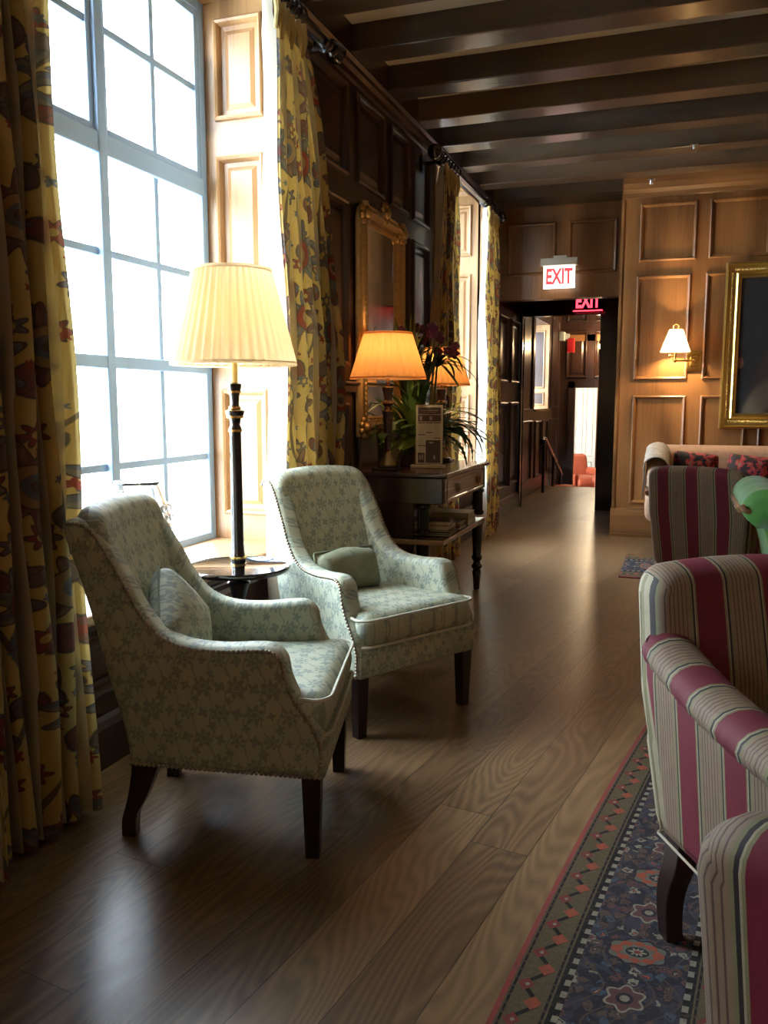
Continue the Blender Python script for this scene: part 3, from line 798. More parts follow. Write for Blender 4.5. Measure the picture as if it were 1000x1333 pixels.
# near chair: front-left leg at (-.92,2.01), faces 14 deg off +x
def place(loc_leg, ang, local=(.53, -.275)):
    a = math.radians(ang); c, s = math.cos(a), math.sin(a)
    return (loc_leg[0]-(local[0]*c-local[1]*s), loc_leg[1]-(local[0]*s+local[1]*c), 0), a
l1, a1 = place((-.92, 2.01), 15); near = green_chair(l1, a1, 'green damask armchair seen side-on in the foreground, with a nailhead-edged dark side')
l2, a2 = place((-1.10, 2.83), -30); far_ = green_chair(l2, a2, 'green damask armchair facing us beyond the floor lamp, its pale seat fully visible')

def local_to(loc, ang, p):
    c, s = math.cos(ang), math.sin(ang); return (loc[0]+p[0]*c-p[1]*s, loc[1]+p[0]*s+p[1]*c, p[2])
# cushions
c = MB()
def FB(x, y, t): return (t+.01*math.sin(x*25)*0, x, y)
c.puff(.30, .17, .10, .03, .045, lambda x, y, t: (t*(1+.1*math.sin(x*30)), x, y+.01*math.cos(x*20)), .3, 16, 10)
o = c.build('cushion', M['sage'], auto=180); o.location = local_to(l2, a2, (.175, -.05, .555)); o.rotation_euler = (0, -.30, a2); tag(o, 'small oblong green cushion lying against the back of the armchair beyond the lamp', 'cushion', 'loose cushions on the green armchairs')
pp = MB(); pp.tube([(0.0, -.15, .085), (.01, 0, .088), (0.0, .15, .085)], .006, 6); pp.tube([(0, .15, .085), (0.0, .155, 0), (0, .15, -.08)], .006, 6); pp.tube([(0, -.15, .085), (0.0, -.155, 0), (0, -.15, -.08)], .006, 6); pp.tube([(.056, -.01, .075), (.062, 0, 0), (.05, -.01, -.07)], .002, 4)
pp.build('piping', M['sage'], o)
c = MB(); c.puff(.25, .25, .09, .02, .045, lambda x, y, t: (t, x, y), .5, 16, 14)
o = c.build('cushion', M['damask'], auto=180); o.location = local_to(l1, a1, (.105, -.06, .60)); o.rotation_euler = (math.radians(40), -.40, a1); tag(o, 'small square green cushion leaning in the side-on foreground armchair', 'cushion', 'loose cushions on the green armchairs')
pp = MB(); e_ = .125; pp.tube([(0, -e_, -e_), (0, -e_, e_), (0, e_, e_), (0, e_, -e_), (0, -e_, -e_)], .005, 6); pp.build('piping', M['sage'], o)

# ================================================================== FLOOR LAMP WITH TRAY
LX, LY = -1.625, 2.88
r = empty('floor_lamp', (LX, LY, 0), 0, 'tall black floor lamp with a tray table and cream pleated shade between the green armchairs', 'floor lamp')
b = MB(); b.lathe([(.15, 0), (.155, .008), (.15, .022), (.06, .035), (.035, .05), (.022, .08), (.03, .10), (.022, .12)], 32); b.build('base', M['ebony'], r)
b = MB(); b.lathe([(.02, .10), (.024, .14), (.034, .20), (.036, .30), (.024, .40), (.02, .46), (.038, .53), (.045, .545), (.03, .56), (.024, .585), (.024, .60),
                   (.030, .64), (.026, .66), (.0235, .70), (.0215, 1.13), (.024, 1.145), (.018, 1.16), (.022, 1.185), (.034, 1.20), (.036, 1.213), (.020, 1.22), (.016, 1.24), (.018, 1.27), (.026, 1.305), (.026, 1.315), (.012, 1.32)], 24)
b.build('pole', M['ebony'], r, auto=50)
for zz, rr in ((.645, .031), (.616, .028), (1.138, .0245), (1.19, .030), (1.225, .021), (1.285, .023)):
    b = MB(); b.lathe([(rr-.004, zz-.006), (rr+.002, zz-.004), (rr+.002, zz+.004), (rr-.004, zz+.006)], 20); b.build('ring', M['brass'], r)
b = MB(); b.lathe([(.0, .588), (.195, .590), (.203, .598), (.205, .606), (.20, .612), (.196, .606), (.0, .604)], 56, cap=False); b.build('table_top', newmat('black_lacquer', .06, 0, (.005, .004, .005), Coat_Weight=1.0)[0], r, auto=60)
b = MB(); b.lathe([(.013, 1.315), (.013, 1.40)], 16); b.build('candle_tube', M['candle'], r)
def pleated(mb, z0, z1, r0, r1, pl, A=.004, n=None, flare=0):
    N_ = pl*4
    def P(i, j):
        a = 2*PI*i/N_; q = j/6; rr = r0+(r1-r0)*q+flare*math.sin(PI*q)*-1+A*(0, 1, 0, -1)[i % 4]*(1-.3*q); return (rr*math.cos(a), rr*math.sin(a), z0+(z1-z0)*q)
    mb.grid(P, N_, 7, closeu=True)
def lampshade(parent, z0, z1, r0, r1, pl, mat, trim=True, A=.004, spider=True):
    s = MB(); pleated(s, z0, z1, r0, r1, pl, A); sh = s.build('lamp_shade', mat, parent, auto=180)
    for (zz, rr) in ((z0, r0), (z1, r1)):
        t_ = MB(); t_.lathe([(rr-.001, zz-.006), (rr+.005, zz-.006), (rr+.005, zz+.006), (rr-.001, zz+.006)], 48, cap=False)
        t_.build('shade_trim', mat, sh)
    if spider:
        t_ = MB(); zz = z1-.02
        for k in range(3):
            a = k*2*PI/3; t_.tube([(0, 0, zz), (r1*.98*math.cos(a), r1*.98*math.sin(a), zz)], .0025, 5)
        t_.lathe([(.0001, zz-.01), (.012, zz), (.008, zz+.02), (.011, zz+.035), (.0001, zz+.045)], 12)
        t_.build('finial', M['oldbrass'], parent)
    return sh
lampshade(r, 1.39, 1.735, .234, .145, 40, M['shade_cream'], A=.007)
b = MB(); b.sphere((0, 0, 1.47), .028, 12, 8, (1, 1, 1.3)); b.build('bulb', M['bulb'], r)
def lamp_light(loc, e, col=(1, .62, .28), rad=.04):
    L = D.lights.new('lamp_light', 'POINT'); L.energy = e; L.color = col; L.shadow_soft_size = rad
    o = D.objects.new('lamp_light', L); COL.objects.link(o); o.location = loc; return o

# ================================================================== CONSOLE TABLE
r = empty('console_table', (0, 0, 0), 0, 'dark mahogany console table with a pale drawer front and open shelf under the gilt mirror', 'console table')
TZ = .855; CX0, CX1, CY0, CY1 = WX+.05, -1.21, 4.44, 5.52
b = MB(); b.box(CX0, CX1, CY0, CY1, TZ-.028, TZ); b.build('table_top', M['mahogany'], r, smooth=False, bevel=.009, seg=3)
b = MB(); b.box(CX0+.02, CX1-.03, CY0+.025, CY1-.025, TZ-.175, TZ-.028); b.build('frieze', M['mahogany'], r, smooth=False, bevel=.004)
b = MB(); panelled(b, (CX1-.018, 0, 0), (0, 1, 0), (0, 0, 1), (1, 0, 0), CY0+.05, CY1-.05, TZ-.168, TZ-.034, [(CY0+.075, CY1-.075, TZ-.158, TZ-.044)], (), .25)
b.box(CX1-.03, CX1-.0185, CY0+.05, CY1-.05, TZ-.168, TZ-.034)
dr = b.build('drawer', M['drawer'], r, smooth=False)
for y in (4.72, 5.24):
    h = MB(); h.lathe([(.0001, 0), (.024, 0), (.022, .006), (.0001, .008)], 20, Matrix.Translation((CX1-.016, y, TZ-.098)) @ Matrix.Rotation(PI/2, 4, 'Y'))
    h.tube([(CX1-.004, y+.024*math.cos(a), TZ-.103+.026*math.sin(a)) for a in [2*PI*k/16 for k in range(17)]], .0035, 6, cap=False)
    h.build('handle', M['oldbrass'], dr)
b = MB(); b.box(CX0+.02, CX1-.02, CY0+.02, CY1-.02, .450, .480); b.build('shelf', M['drawer'], r, smooth=False, bevel=.006)
b = MB(); b.box(CX0+.02, -1.41, CY0+.03, CY0+.055, .30, TZ-.17); b.build('end_panel', M['mahogany'], r, smooth=False)
b = MB(); b.box(CX0+.0, CX0+.02, CY0+.03, CY1-.03, .505, TZ-.03); b.build('back_panel', M['mahogany'], r, smooth=False)
def fluted(mb, x, y, z0, z1, R_, n=12):
    N_ = n*4
    mb.grid(lambda i, j: (x+R_*(1, .95, .86, .95)[i % 4]*math.cos(2*PI*i/N_), y+R_*(1, .95, .86, .95)[i % 4]*math.sin(2*PI*i/N_), z0+(z1-z0)*j), N_, 2, closeu=True)
for (x, y) in ((CX1-.155, CY0+.075), (CX1-.06, CY1-.075), (CX0+.07, CY0+.075), (CX0+.07, CY1-.075)):
    l = MB(); T_ = Matrix.Translation((x, y, 0))
    l.lathe([(.034, .505), (.042, .512), (.042, .525), (.034, .535)], 20, T_); fluted(l, x, y, .535, .65, .034); l.lathe([(.034, .65), (.044, .658), (.044, .672), (.036, .68)], 20, T_)
    l.lathe([(.018, 0), (.022, .01), (.024, .05), (.030, .12), (.024, .135), (.036, .15), (.036, .162), (.025, .175), (.023, .19), (.034, .205), (.036, .22), (.028, .235), (.031, .30), (.037, .41), (.04, .44), (.045, .452), (.045, .475)], 20, T_)
    l.build('leg', M['ebony'], r, auto=35)
# books and brochures on the shelf
def book(x, y, z, w, d, h, rz, mat, label, tilt=0):
    m_ = M[mat] if isinstance(mat, str) else mat
    o = empty('book', (x, y, z), rz, label, 'book', 'books and brochures on the console shelf'); o.rotation_euler = (0, tilt, rz)
    b = MB(); b.box(-d/2, d/2, -w/2, w/2, 0, .003); b.box(-d/2, d/2, -w/2, w/2, h-.003, h); b.box(-d/2, -d/2+.003, -w/2, w/2, .003, h-.003); b.build('cover', m_, o, smooth=False, bevel=.001)
    b = MB(); b.box(-d/2+.003, d/2-.004, -w/2+.004, w/2-.004, .003, h-.003); b.build('page_block', M['pages'], o, smooth=False)
    return o
navy = newmat('navy_cover', .4, 0, (.02, .025, .05))[0]; brn = newmat('brown_cover', .4, 0, (.10, .05, .03))[0]; cream = newmat('cream_cover', .5, 0, (.55, .48, .35))[0]
z = .482
for k, (w, d, h, rz, m_, lb) in enumerate([(.21, .27, .014, .05, navy, 'navy brochure lowest in the nearest stack on the console shelf'), (.21, .28, .010, -.04, 'darkprint', 'dark brochure second from the bottom in the nearest shelf stack'),
        (.20, .27, .012, .1, navy, 'thin navy brochure in the middle of the nearest shelf stack'), (.20, .26, .022, .02, cream, 'cream book fourth up in the nearest shelf stack'), (.19, .25, .024, .18, brn, 'brown book lying on top of the nearest shelf stack')]):
    book(-1.375, 4.70, z, w, d, h, rz, m_, lb); z += h+.0005
z = .482
for k, (w, d, h, rz, m_, lb) in enumerate([(.16, .24, .018, .0, navy, 'navy book at the bottom of the middle shelf stack'), (.155, .23, .014, .06, brn, 'brown book in the middle of the middle shelf stack'), (.15, .23, .014, -.05, 'darkprint', 'dark booklet on top of the middle shelf stack')]):
    book(-1.365, 4.95, z, w, d, h, rz, m_, lb); z += h+.0005
z = .482
for k, (w, d, h, rz, m_, lb) in enumerate([(.20, .25, .045, .0, cream, 'thick cream book at the bottom of the far stack on the console shelf'), (.19, .24, .03, .04, cream, 'thinner cream book on top of the far stack on the console shelf')]):
    book(-1.365, 5.18, z, w, d, h, rz, m_, lb); z += h+.0005

# table lamps
def table_lamp(x, y, label, k=1.0, r0=.215, r1=.135, z0=.525, z1=.775, pl=28, glow=1):
    r = empty('table_lamp', (x, y, TZ), 0, label, 'table lamp', 'amber-shaded table lamps on the console')
    wd = newmat('polished_red_wood', .2, 0, (.06, .014, .008), Coat_Weight=.8)[0]
    b = MB(); b.box(-.075, .075, -.075, .075, 0, .014); b.lathe([(.06, .014), (.066, .022), (.05, .03)], 24); b.build('base', M['ebony'], r, bevel=.003)
    b = MB(); b.lathe([(.05, .03), (.046, .045), (.03, .07), (.022, .09), (.020, .10)], 24); b.build('base_cap', M['oldbrass'], r)
    b = MB(); b.lathe([(.018, .10), (.022, .11), (.018, .12), (.020, .14), (.030, .31), (.034, .335), (.024, .345), (.02, .36), (.034, .38), (.036, .39), (.024, .40), (.024, .42), (.032, .455), (.034, .47), (.014, .475), (.012, .50)], 24); b.build('column', wd, r, auto=40)
    for zz, rr in ((.105, .021), (.338, .034), (.385, .037), (.472, .035)):
        b = MB(); b.lathe([(rr-.003, zz-.004), (rr+.002, zz-.002), (rr+.002, zz+.002), (rr-.003, zz+.004)], 20); b.build('ring', M['brass'], r)
    b = MB(); b.lathe([(.008, .47), (.008, .62)], 10); b.build('candle_tube', M['brass'], r)
    lampshade(r, z0, z1, r0, r1, pl, M['shade_amber'], A=.006)
    b = MB(); b.sphere((0, 0, (z0+z1)/2), .028, 12, 8); b.build('bulb', M['bulb'], r)
    lamp_light((x, y, TZ+(z0+z1)/2), 4.2*glow, (1, .66, .36))
table_lamp(-1.612, 4.62, 'amber pleated table lamp standing before the gilt mirror, nearest end of the console')
table_lamp(-1.50, 5.36, 'amber pleated table lamp half hidden behind the potted plant', r0=.18, r1=.105, z0=.50, z1=.73, glow=.7)
# ================================================================== PLANT
PX, PY_ = -1.53, 5.0
r = empty('potted_plant', (PX, PY_, TZ), 0, 'wooden planter of arching strap leaves, ferns and purple orchids on the console table', 'plant')
b = MB()
for (a0, a1, b0, b1) in ((-.1, .1, -.1, -.085), (-.1, .1, .085, .1), (-.1, -.085, -.085, .085), (.085, .1, -.085, .085), (-.085, .085, -.085, .085)):
    b.box(a0, a1, b0, b1, 0, .16 if (a0, b0) != (-.085, -.085) else .13)
b.build('planter', wood('planter_wood', (.06, .02, .012), (.16, .06, .035), 'z', .35), r, smooth=False, bevel=.004)
leafm, nt, bs = newmat('leaf_green', .42)
(x_, y_, z_), v_ = coords(nt); n_ = noise(nt, comb(nt, x_*8, y_*8, z_*8), 1, 2)
nt.links.new(mixc(nt, n_, (.025, .08, .018), (.12, .21, .045)), bs.inputs['Base Color'])
leafl = newmat('leaf_pale_green', .42, 0, (.24, .36, .06))[0]
rnd = random.Random(5)
def blade(mb, p0, az, L, w, lift, droop, n=12, tooth=0, twist=0, fold=.25):
    """arched strap leaf"""
    d = Vector((math.cos(az), math.sin(az), 0)); sd = Vector((-math.sin(az), math.cos(az), 0)); p = Vector(p0); el = lift; pts = [p.copy()]
    for k in range(n):
        v = d*math.cos(el)+Vector((0, 0, math.sin(el))); p = p+v*(L/n); pts.append(p.copy()); el -= droop/n
    def P(i, j):
        q = i/n; ww = w*math.sin(PI*min(1, .12+q*.88))**.7*(1 if i < n else .05)
        if tooth and i % 2: ww *= 1-tooth
        a = (j-1)
        t = (pts[min(i+1, n)]-pts[max(i-1, 0)]).normalized(); nn = t.cross(sd).normalized()
        s2 = sd*math.cos(twist*q)+nn*math.sin(twist*q)
        q_ = pts[i]+s2*(a*ww)+nn*(-fold*ww*abs(a))
        q_.z = max(q_.z, .004); q_.x = max(q_.x, WX+.115-PX)
        for (lx_, ly_, rr_, zz_) in ((-.082, -.38, .245, .49), (-.082, -.38, .06, 0), (.03, .36, .21, .47), (.03, .36, .10, 0)):
            e_ = Vector((q_.x-lx_, q_.y-ly_))
            if q_.z > zz_ and e_.length < rr_:
                e_ = e_.normalized()*rr_; q_.x, q_.y = max(lx_+e_.x, WX+.115-PX), ly_+e_.y
        if q_.z < .42 and q_.x > -.02 and q_.y < -.085: q_.y = -.085-(q_.y+.085)*-.12
        return q_
    mb.grid(P, n+1, 3)
f = MB()
for k in range(64):
    az = rnd.uniform(0, 2*PI); blade(f, (rnd.uniform(-.06, .06), rnd.uniform(-.06, .06), .12), az, rnd.uniform(.32, .64), rnd.uniform(.013, .022), rnd.uniform(1.0, 1.5), rnd.uniform(1.2, 2.9), twist=rnd.uniform(-.6, .6))
for k in range(26):
    az = rnd.uniform(0, 2*PI); blade(f, (-.03+rnd.uniform(-.05, .05), rnd.uniform(-.04, .04), .12), az, rnd.uniform(.62, .85), rnd.uniform(.014, .022), rnd.uniform(1.42, 1.56), rnd.uniform(.15, .7), twist=rnd.uniform(-.6, .6))
for k in range(110):
    az = rnd.uniform(0, 2*PI); blade(f, (rnd.uniform(-.09, .09), rnd.uniform(-.09, .09), .12+rnd.uniform(0, .16)), az, rnd.uniform(.12, .26), rnd.uniform(.014, .028), rnd.uniform(-.2, 1.2), rnd.uniform(.6, 2.2), 7)
f.build('foliage', leafm, r, auto=180)
f = MB()
for az, L_, lf_, dr_, px_, py_ in ((-2.2, .44, 1.5, 1.3, -.07, -.09), (-2.5, .46, 1.45, 1.2, -.03, -.1), (-1.9, .46, 1.45, 1.2, .0, -.1), (-1.2, .40, 1.4, 1.5, .03, -.09), (-2.0, .36, 1.3, 1.9, -.02, -.1), (-2.9, .40, 1.4, 1.3, -.08, -.08)):
    blade(f, (px_, py_, .10), az, L_, .019, lf_, dr_, 14, twist=.3, fold=.15)
for k in range(16): blade(f, (-.02+rnd.uniform(-.07, .07), -.09, .08+rnd.uniform(0, .1)), rnd.uniform(-2.9, -.4), rnd.uniform(.14, .24), .026, rnd.uniform(-.1, .9), 1.3, 8)
f.build('strap_leaf', leafl, r, auto=180)
f = MB()   # papyrus-like tuft high on the right and toothed trailing stems
tc = Vector((.10, .0, .60)); f.tube([(.04, 0, .1), (.07, .01, .3), tc], .006, 6)
for k in range(30): blade(f, tc, 2*PI*k/30+rnd.uniform(-.1, .1), rnd.uniform(.22, .40), .0115, rnd.uniform(.3, .9), rnd.uniform(1.3, 2.6), 10)
tc = Vector((-.04, -.02, .64)); f.tube([(0, 0, .1), (-.01, 0, .35), tc], .006, 6)
for k in range(18): blade(f, tc, 2*PI*k/18, rnd.uniform(.12, .26), .011, rnd.uniform(.5, 1.4), rnd.uniform(.4, 2.0), 9)
for az, L_, lf_, dr_ in ((.3, .46, .9, 1.9), (-.1, .50, .5, 1.5), (.0, .54, .8, 2.3), (-.6, .40, .5, 2.1), (.7, .44, 1.0, 2.4), (.15, .38, .1, 1.1), (-.35, .44, .9, 2.8), (-.2, .42, 1.2, 2.0), (.4, .40, 0.6, 1.0)):
    blade(f, (.06, 0, .17), az, L_*1.08, .034, lf_, dr_, 26, tooth=.6, fold=.1)
f.build('fern_frond', newmat('dark_fern_green', .45, 0, (.018, .06, .025))[0], r, auto=180)
pet = newmat('purple_petal', .6, 0, (.13, .025, .075))[0]
def orchid(mb, c, R_, seed):
    rr = random.Random(seed); tilt = Matrix.Rotation(rr.uniform(.9, 1.5), 3, 'X'); spin = Matrix.Rotation(rr.uniform(-1, 1.3), 3, 'Z')
    for k in range(5):
        a = 2*PI*k/5+rr.uniform(-.1, .1); n = 6
        def P(i, j):
            q = i/n; w = .42*R_*math.sin(PI*min(1, q*.95+.05))**.8; v = Vector((q*R_, (j-1)*w, .18*R_*math.sin(q*3)-.12*R_*abs(j-1)))
            return Vector(c)+spin @ (tilt @ (Matrix.Rotation(a, 3, 'Z') @ v))
        mb.grid(P, n+1, 3)
    mb.sphere(c, R_*.2, 8, 6)
stems = [[(-.02, 0, .12), (-.05, -.02, .45), (-.09, -.04, .70), (-.12, -.10, .80), (-.11, -.18, .78)], [(.02, .02, .12), (.05, .04, .45), (.07, .05, .62), (.13, .0, .72), (.22, -.05, .70)], [(0, 0, .12), (.0, .0, .5), (-.01, -.0, .72), (.03, -.02, .80), (.1, -.05, .79)]]
for si, st_ in enumerate(stems):
    s_ = MB(); C_ = smoothcurve(st_, 6); s_.tube(C_, .0035, 6); so = s_.build('flower_stem', leafm, r)
    for k in range(6):
        p = C_[-1-k*2]; f = MB(); orchid(f, (p.x+rnd.uniform(-.035, .035), p.y-.02, p.z+rnd.uniform(-.07, .05)), rnd.uniform(.032, .043), si*10+k); f.build('orchid_flower', pet, so, auto=180)

# menu card in an acrylic stand
r = empty('menu_stand', (-1.425, 4.83, TZ), math.radians(14), 'clear upright stand holding a printed menu card at the front edge of the console', 'menu stand')
b = MB(); b.box(-.085, .085, -.003, 0, .02, .385); b.box(-.085, .085, .009, .012, .02, .385); b.build('holder', M['acrylic'], r, smooth=False)
b = MB(); b.box(-.11, .095, -.03, .04, 0, .018); b.build('foot', newmat('pale_acrylic_edge', .25, 0, (.45, .38, .26))[0], r, smooth=False, bevel=.003)
b = MB(); b.box(-.079, .079, .003, .006, .022, .372); card = b.build('card', M['paper'], r, smooth=False)
lines = MB(); dk = MB(); gy = MB()
dk.box(-.068, .068, .001, .003, .318, .358); dk.box(-.068, .068, .001, .003, .275, .314); dk.box(-.022, .066, .001, .003, .03, .165); dk.box(-.068, -.028, .001, .003, .03, .09)
for (cx_, top, bots) in ((-.046, .270, (.20, .135)), (.0, .270, (.213,)), (.046, .270, (.18,))):
    dk.box(cx_-.021, cx_+.021, .001, .003, top-.006, top)
    for q in bots: dk.box(cx_-.021, cx_+.021, .001, .003, q-.006, q)
    z = top-.012
    while z > (.10 if cx_ < -.02 else .175):
        if all(abs(z-q+.003) > .008 for q in bots): gy.box(cx_-.020, cx_+.018+.002*math.sin(z*900), .0015, .003, z-.0016, z)
        z -= .0062
dk.build('print_block', M['darkprint'], card, smooth=False); tag(gy.build('printed_text', newmat('grey_print', .6, 0, (.38, .34, .30))[0], card, smooth=False), kind='stuff')
b = MB()
for x0_, x1_, z0_, z1_ in ((-.05, .05, .338, .343), (-.038, .038, .327, .331), (-.058, -.044, .282, .306), (.0, .018, .283, .306), (-.06, -.05, .05, .075), (-.045, -.036, .05, .08), (.0, .025, .145, .155), (.025, .035, .05, .075)): b.box(x0_, x1_, -.0005, .0015, z0_, z1_)
b.build('print_highlight', newmat('print_light', .6, 0, (.40, .33, .32))[0], card, smooth=False)

# ================================================================== GILT MIRROR
gm, nt, bs = newmat('antique_gilt', .38, .9, (.5, .3, .1))
(x_, y_, z_), v_ = coords(nt); n_ = noise(nt, comb(nt, x_*40, y_*40, z_*40), 1, 4)
nt.links.new(mixc(nt, n_, (.30, .17, .06), (.62, .40, .15)), bs.inputs['Base Color']); nt.links.new(bump(nt, n_, .5, .006), bs.inputs['Normal'])
def frame_ring(mb, c0, c1, d0, d1, prof, P, cr=0.0):
    """mitred frame: rectangle c0..c1 x d0..d1, prof = [(inset, height)]"""
    def loop(i):
        a0, a1, b0, b1 = c0+i, c1-i, d0+i, d1-i; k = max(.001, cr-i) if cr else 0
        if not cr: return [(a0, b0), (a1, b0), (a1, b1), (a0, b1)]
        out = [(a0, b0), (a1, b0)]
        for q in range(7): an = PI/2*q/6; out.append((a1-k+k*math.cos(an), b1-k+k*math.sin(an)))
        for q in range(7): an = PI/2+PI/2*q/6; out.append((a0+k+k*math.cos(an), b1-k+k*math.sin(an)))
        return out
    L0 = len(loop(0)); vs = []
    for (i, h) in prof: vs += [P(a, b, h) for a, b in loop(i)]
    fs = [(r_*L0+q, r_*L0+(q+1) % L0, (r_+1)*L0+(q+1) % L0, (r_+1)*L0+q) for r_ in range(len(prof)-1) for q in range(L0)]
    mb.add(vs, fs)
r = empty('wall_mirror', (WX, 0, 0), 0, 'tall mirror in an ornate gilt frame with rounded top corners on the dark panelled wall', 'mirror')
MY0, MY1, MZ0, MZ1 = 4.68, 5.50, 1.04, 2.40
b = MB(); P_ = lambda a, b_, h: (.016+h, a, b_)
frame_ring(b, MY0, MY1, MZ0, MZ1, [(0, 0), (0, .02), (.012, .035), (.03, .03), (.035, .045), (.055, .055), (.075, .045), (.08, .03), (.10, .028), (.108, .036), (.116, .03), (.12, .012)], P_, .14)
fr = b.build('mirror_frame', gm, r, auto=50)
b = MB(); b.box(.012, .030, MY0+.10, MY1-.10, MZ0+.10, MZ1-.10); b.build('mirror_glass', M['mirror'], r, smooth=False)
b = MB(); rr = random.Random(4)
for (cy, cz) in ((MY0+.05, MZ0+.05), (MY1-.05, MZ0+.05), (MY0+.07, MZ1-.07), (MY1-.07, MZ1-.07), ((MY0+MY1)/2, MZ1-.01), ((MY0+MY1)/2, MZ0+.03)):
    for k in range(9):
        a = 2*PI*k/9; ra = .055; c = (.055, cy+ra*math.cos(a), cz+ra*math.sin(a))
        b.sphere(c, .02, 8, 6, (.9, 1.2, 1))
    b.sphere((.065, cy, cz), .032, 10, 6)
for k in range(38):
    q = k/37; b.sphere((.058, MY0+.045, MZ0+.1+q*(MZ1-MZ0-.25)), .012, 6, 4, (1, .8, 1.5)); b.sphere((.058, MY1-.045, MZ0+.1+q*(MZ1-MZ0-.25)), .012, 6, 4, (1, .8, 1.5))
for k in range(20):
    q = k/19; 
    for zz in (MZ0+.045, MZ1-.045): b.sphere((.058, MY0+.12+q*(MY1-MY0-.24), zz), .012, 6, 4, (1, 1.5, .8))
b.build('carved_ornament', gm, fr, auto=180)

# ================================================================== SCONCE, PAINTING, SIGNS ON THE BACK WALL
r = empty('wall_sconce', (.05, BY, 1.60), 0, 'brass swing-arm wall light with a glowing white shade on the oak panelling', 'wall light')
b = MB(); b.box(-.075, .075, -.018, 0, -.09, .09); b.box(-.06, .06, -.03, -.018, -.075, .075); b.box(-.03, .03, -.045, -.03, -.045, .045); b.build('wall_plate', M['brass'], r, smooth=False, bevel=.006)
b = MB(); b.tube([(0, -.04, 0), (0, -.10, 0), (-.06, -.17, .0), (-.155, -.20, 0)], .010, 10); b.tube([(-.155, -.20, -.02), (-.155, -.20, .09)], .010, 10); b.sphere((-.155, -.20, 0), .018); b.sphere((0, -.1, 0), .017); b.tube([(-.155, -.2, .04), (-.20, -.215, .04)], .006, 8); b.sphere((-.20, -.215, .04), .012)
b.build('arm', M['brass'], r)
b = MB(); b.lathe([(.014, .07), (.022, .075), (.014, .085), (.014, .13)], 16, Matrix.Translation((-.155, -.20, 0))); b.build('candle_tube', M['candle'], r)
sh = MB(); sh.lathe([(.125, .075), (.055, .265)], 40, Matrix.Translation((-.155, -.20, 0)), cap=False); sh.build('lamp_shade', M['shade_white'], r, auto=180)
b = MB(); b.sphere((-.155, -.2, .16), .022); b.build('bulb', M['bulb'], r)
b = MB(); b.tube([(-.155+.022*math.cos(a), -.20, .29+.022*math.sin(a)) for a in [2*PI*k/14 for k in range(15)]], .005, 6, cap=False); b.build('finial', M['brass'], r)
lamp_light((-.105, BY-.2, 1.76), 60, (1, .70, .38), .03)

pm, nt, bs = newmat('dark_oil_canvas', .6)
(x_, y_, z_), v_ = coords(nt)
c = mixc(nt, noise(nt, comb(nt, x_*6, z_*6, 0.0), 1, 4), (.004, .007, .011), (.016, .02, .026))
def ell(cx, cz, rx, rz, rot=0):
    dx, dz = x_-cx, z_-cz; a, s_ = math.cos(rot), math.sin(rot); ux = dx*a+dz*s_; uz = dz*a-dx*s_
    return hyp(ux*(1/rx), uz*(1/rz))
c = mixc(nt, 1-ell(-.42, -.14, .035, .055).ss(.6, 1.1), c, (.20, .08, .055))
c = mixc(nt, (1-ell(-.26, -.48, .10, .26, -.5).ss(.6, 1.1))*.7, c, (.13, .12, .085))
c = mixc(nt, (1-ell(.02, .25, .13, .19).ss(.8, 1.05)), c, (.25, .13, .08))
c = mixc(nt, (1-ell(.02, -.35, .34, .42).ss(.8, 1.1))*.5, c, (.05, .025, .02))
nt.links.new(c, bs.inputs['Base Color'])
gd, nt, bs = newmat('gold_leaf', .3, 1, (.72, .52, .16))
PXc, PZc = .85, 1.72
r = empty('framed_painting', (PXc, BY-.012, PZc), 0, 'dark oil portrait in a broad gold frame on the oak wall above the sofa', 'painting')
b = MB(); P_ = lambda a, b_, h: (a, -h, b_)
frame_ring(b, -.57, .57, -.71, .71, [(0, 0), (0, .045), (.006, .058), (.02, .06), (.028, .048), (.06, .04), (.085, .036), (.10, .045), (.108, .045), (.115, .034), (.13, .03), (.135, .012)], P_)
fr = b.build('frame', gd, r, smooth=False)
b = MB()
for s in (-1, 1):
    for k in range(90): b.sphere((s*.51+.0, -.045, -.62+1.24*k/89), .009, 6, 4, (1.6, .8, .7))
    for k in range(70): b.sphere((-.49+.98*k/69, -.045, s*.65), .009, 6, 4, (.7, .8, 1.6))
tag(b.build('carved_ornament', gd, fr, auto=180), kind='stuff')
b = MB(); b.box(-.445, .445, -.02, -.008, -.585, .585); b.build('canvas', pm, r, smooth=False)

def letters(parent, name, txt, size, loc, mat, depth=.002, xs=1.0):
    cu = D.curves.new(name, 'FONT'); cu.body = txt; cu.size = size; cu.extrude = depth; cu.align_x = 'CENTER'; cu.align_y = 'CENTER'; cu.offset = size*.035
    o = D.objects.new(name, cu); COL.objects.link(o); o.parent = parent; o.location = loc; o.rotation_euler = (PI/2, 0, 0); o.scale = (xs, 1, 1); cu.materials.append(mat)
    bpy.context.view_layer.update()
    me = D.meshes.new_from_object(o.evaluated_get(bpy.context.evaluated_depsgraph_get()))
    o2 = D.objects.new(name, me); COL.objects.link(o2); o2.parent = parent; o2.location = loc; o2.rotation_euler = (PI/2, 0, 0); o2.scale = (xs, 1, 1)
    D.objects.remove(o); o2.name = name; return o2
r = empty('exit_sign', (-1.205, 8.47, 2.455), 0, 'white lit exit sign with red letters mounted over the dark doorway', 'exit sign')
b = MB(); b.box(-.175, .175, -.05, .05, .09, .155); b.box(-.05, .075, -.04, .04, .155, .18); b.box(-.05, .05, .05, .13, .10, .145); b.build('housing', M['offwhite'], r, smooth=False, bevel=.004)
pl = emis('lit_exit_panel', (1, .93, .82), 1.6, (.9, .9, .85))
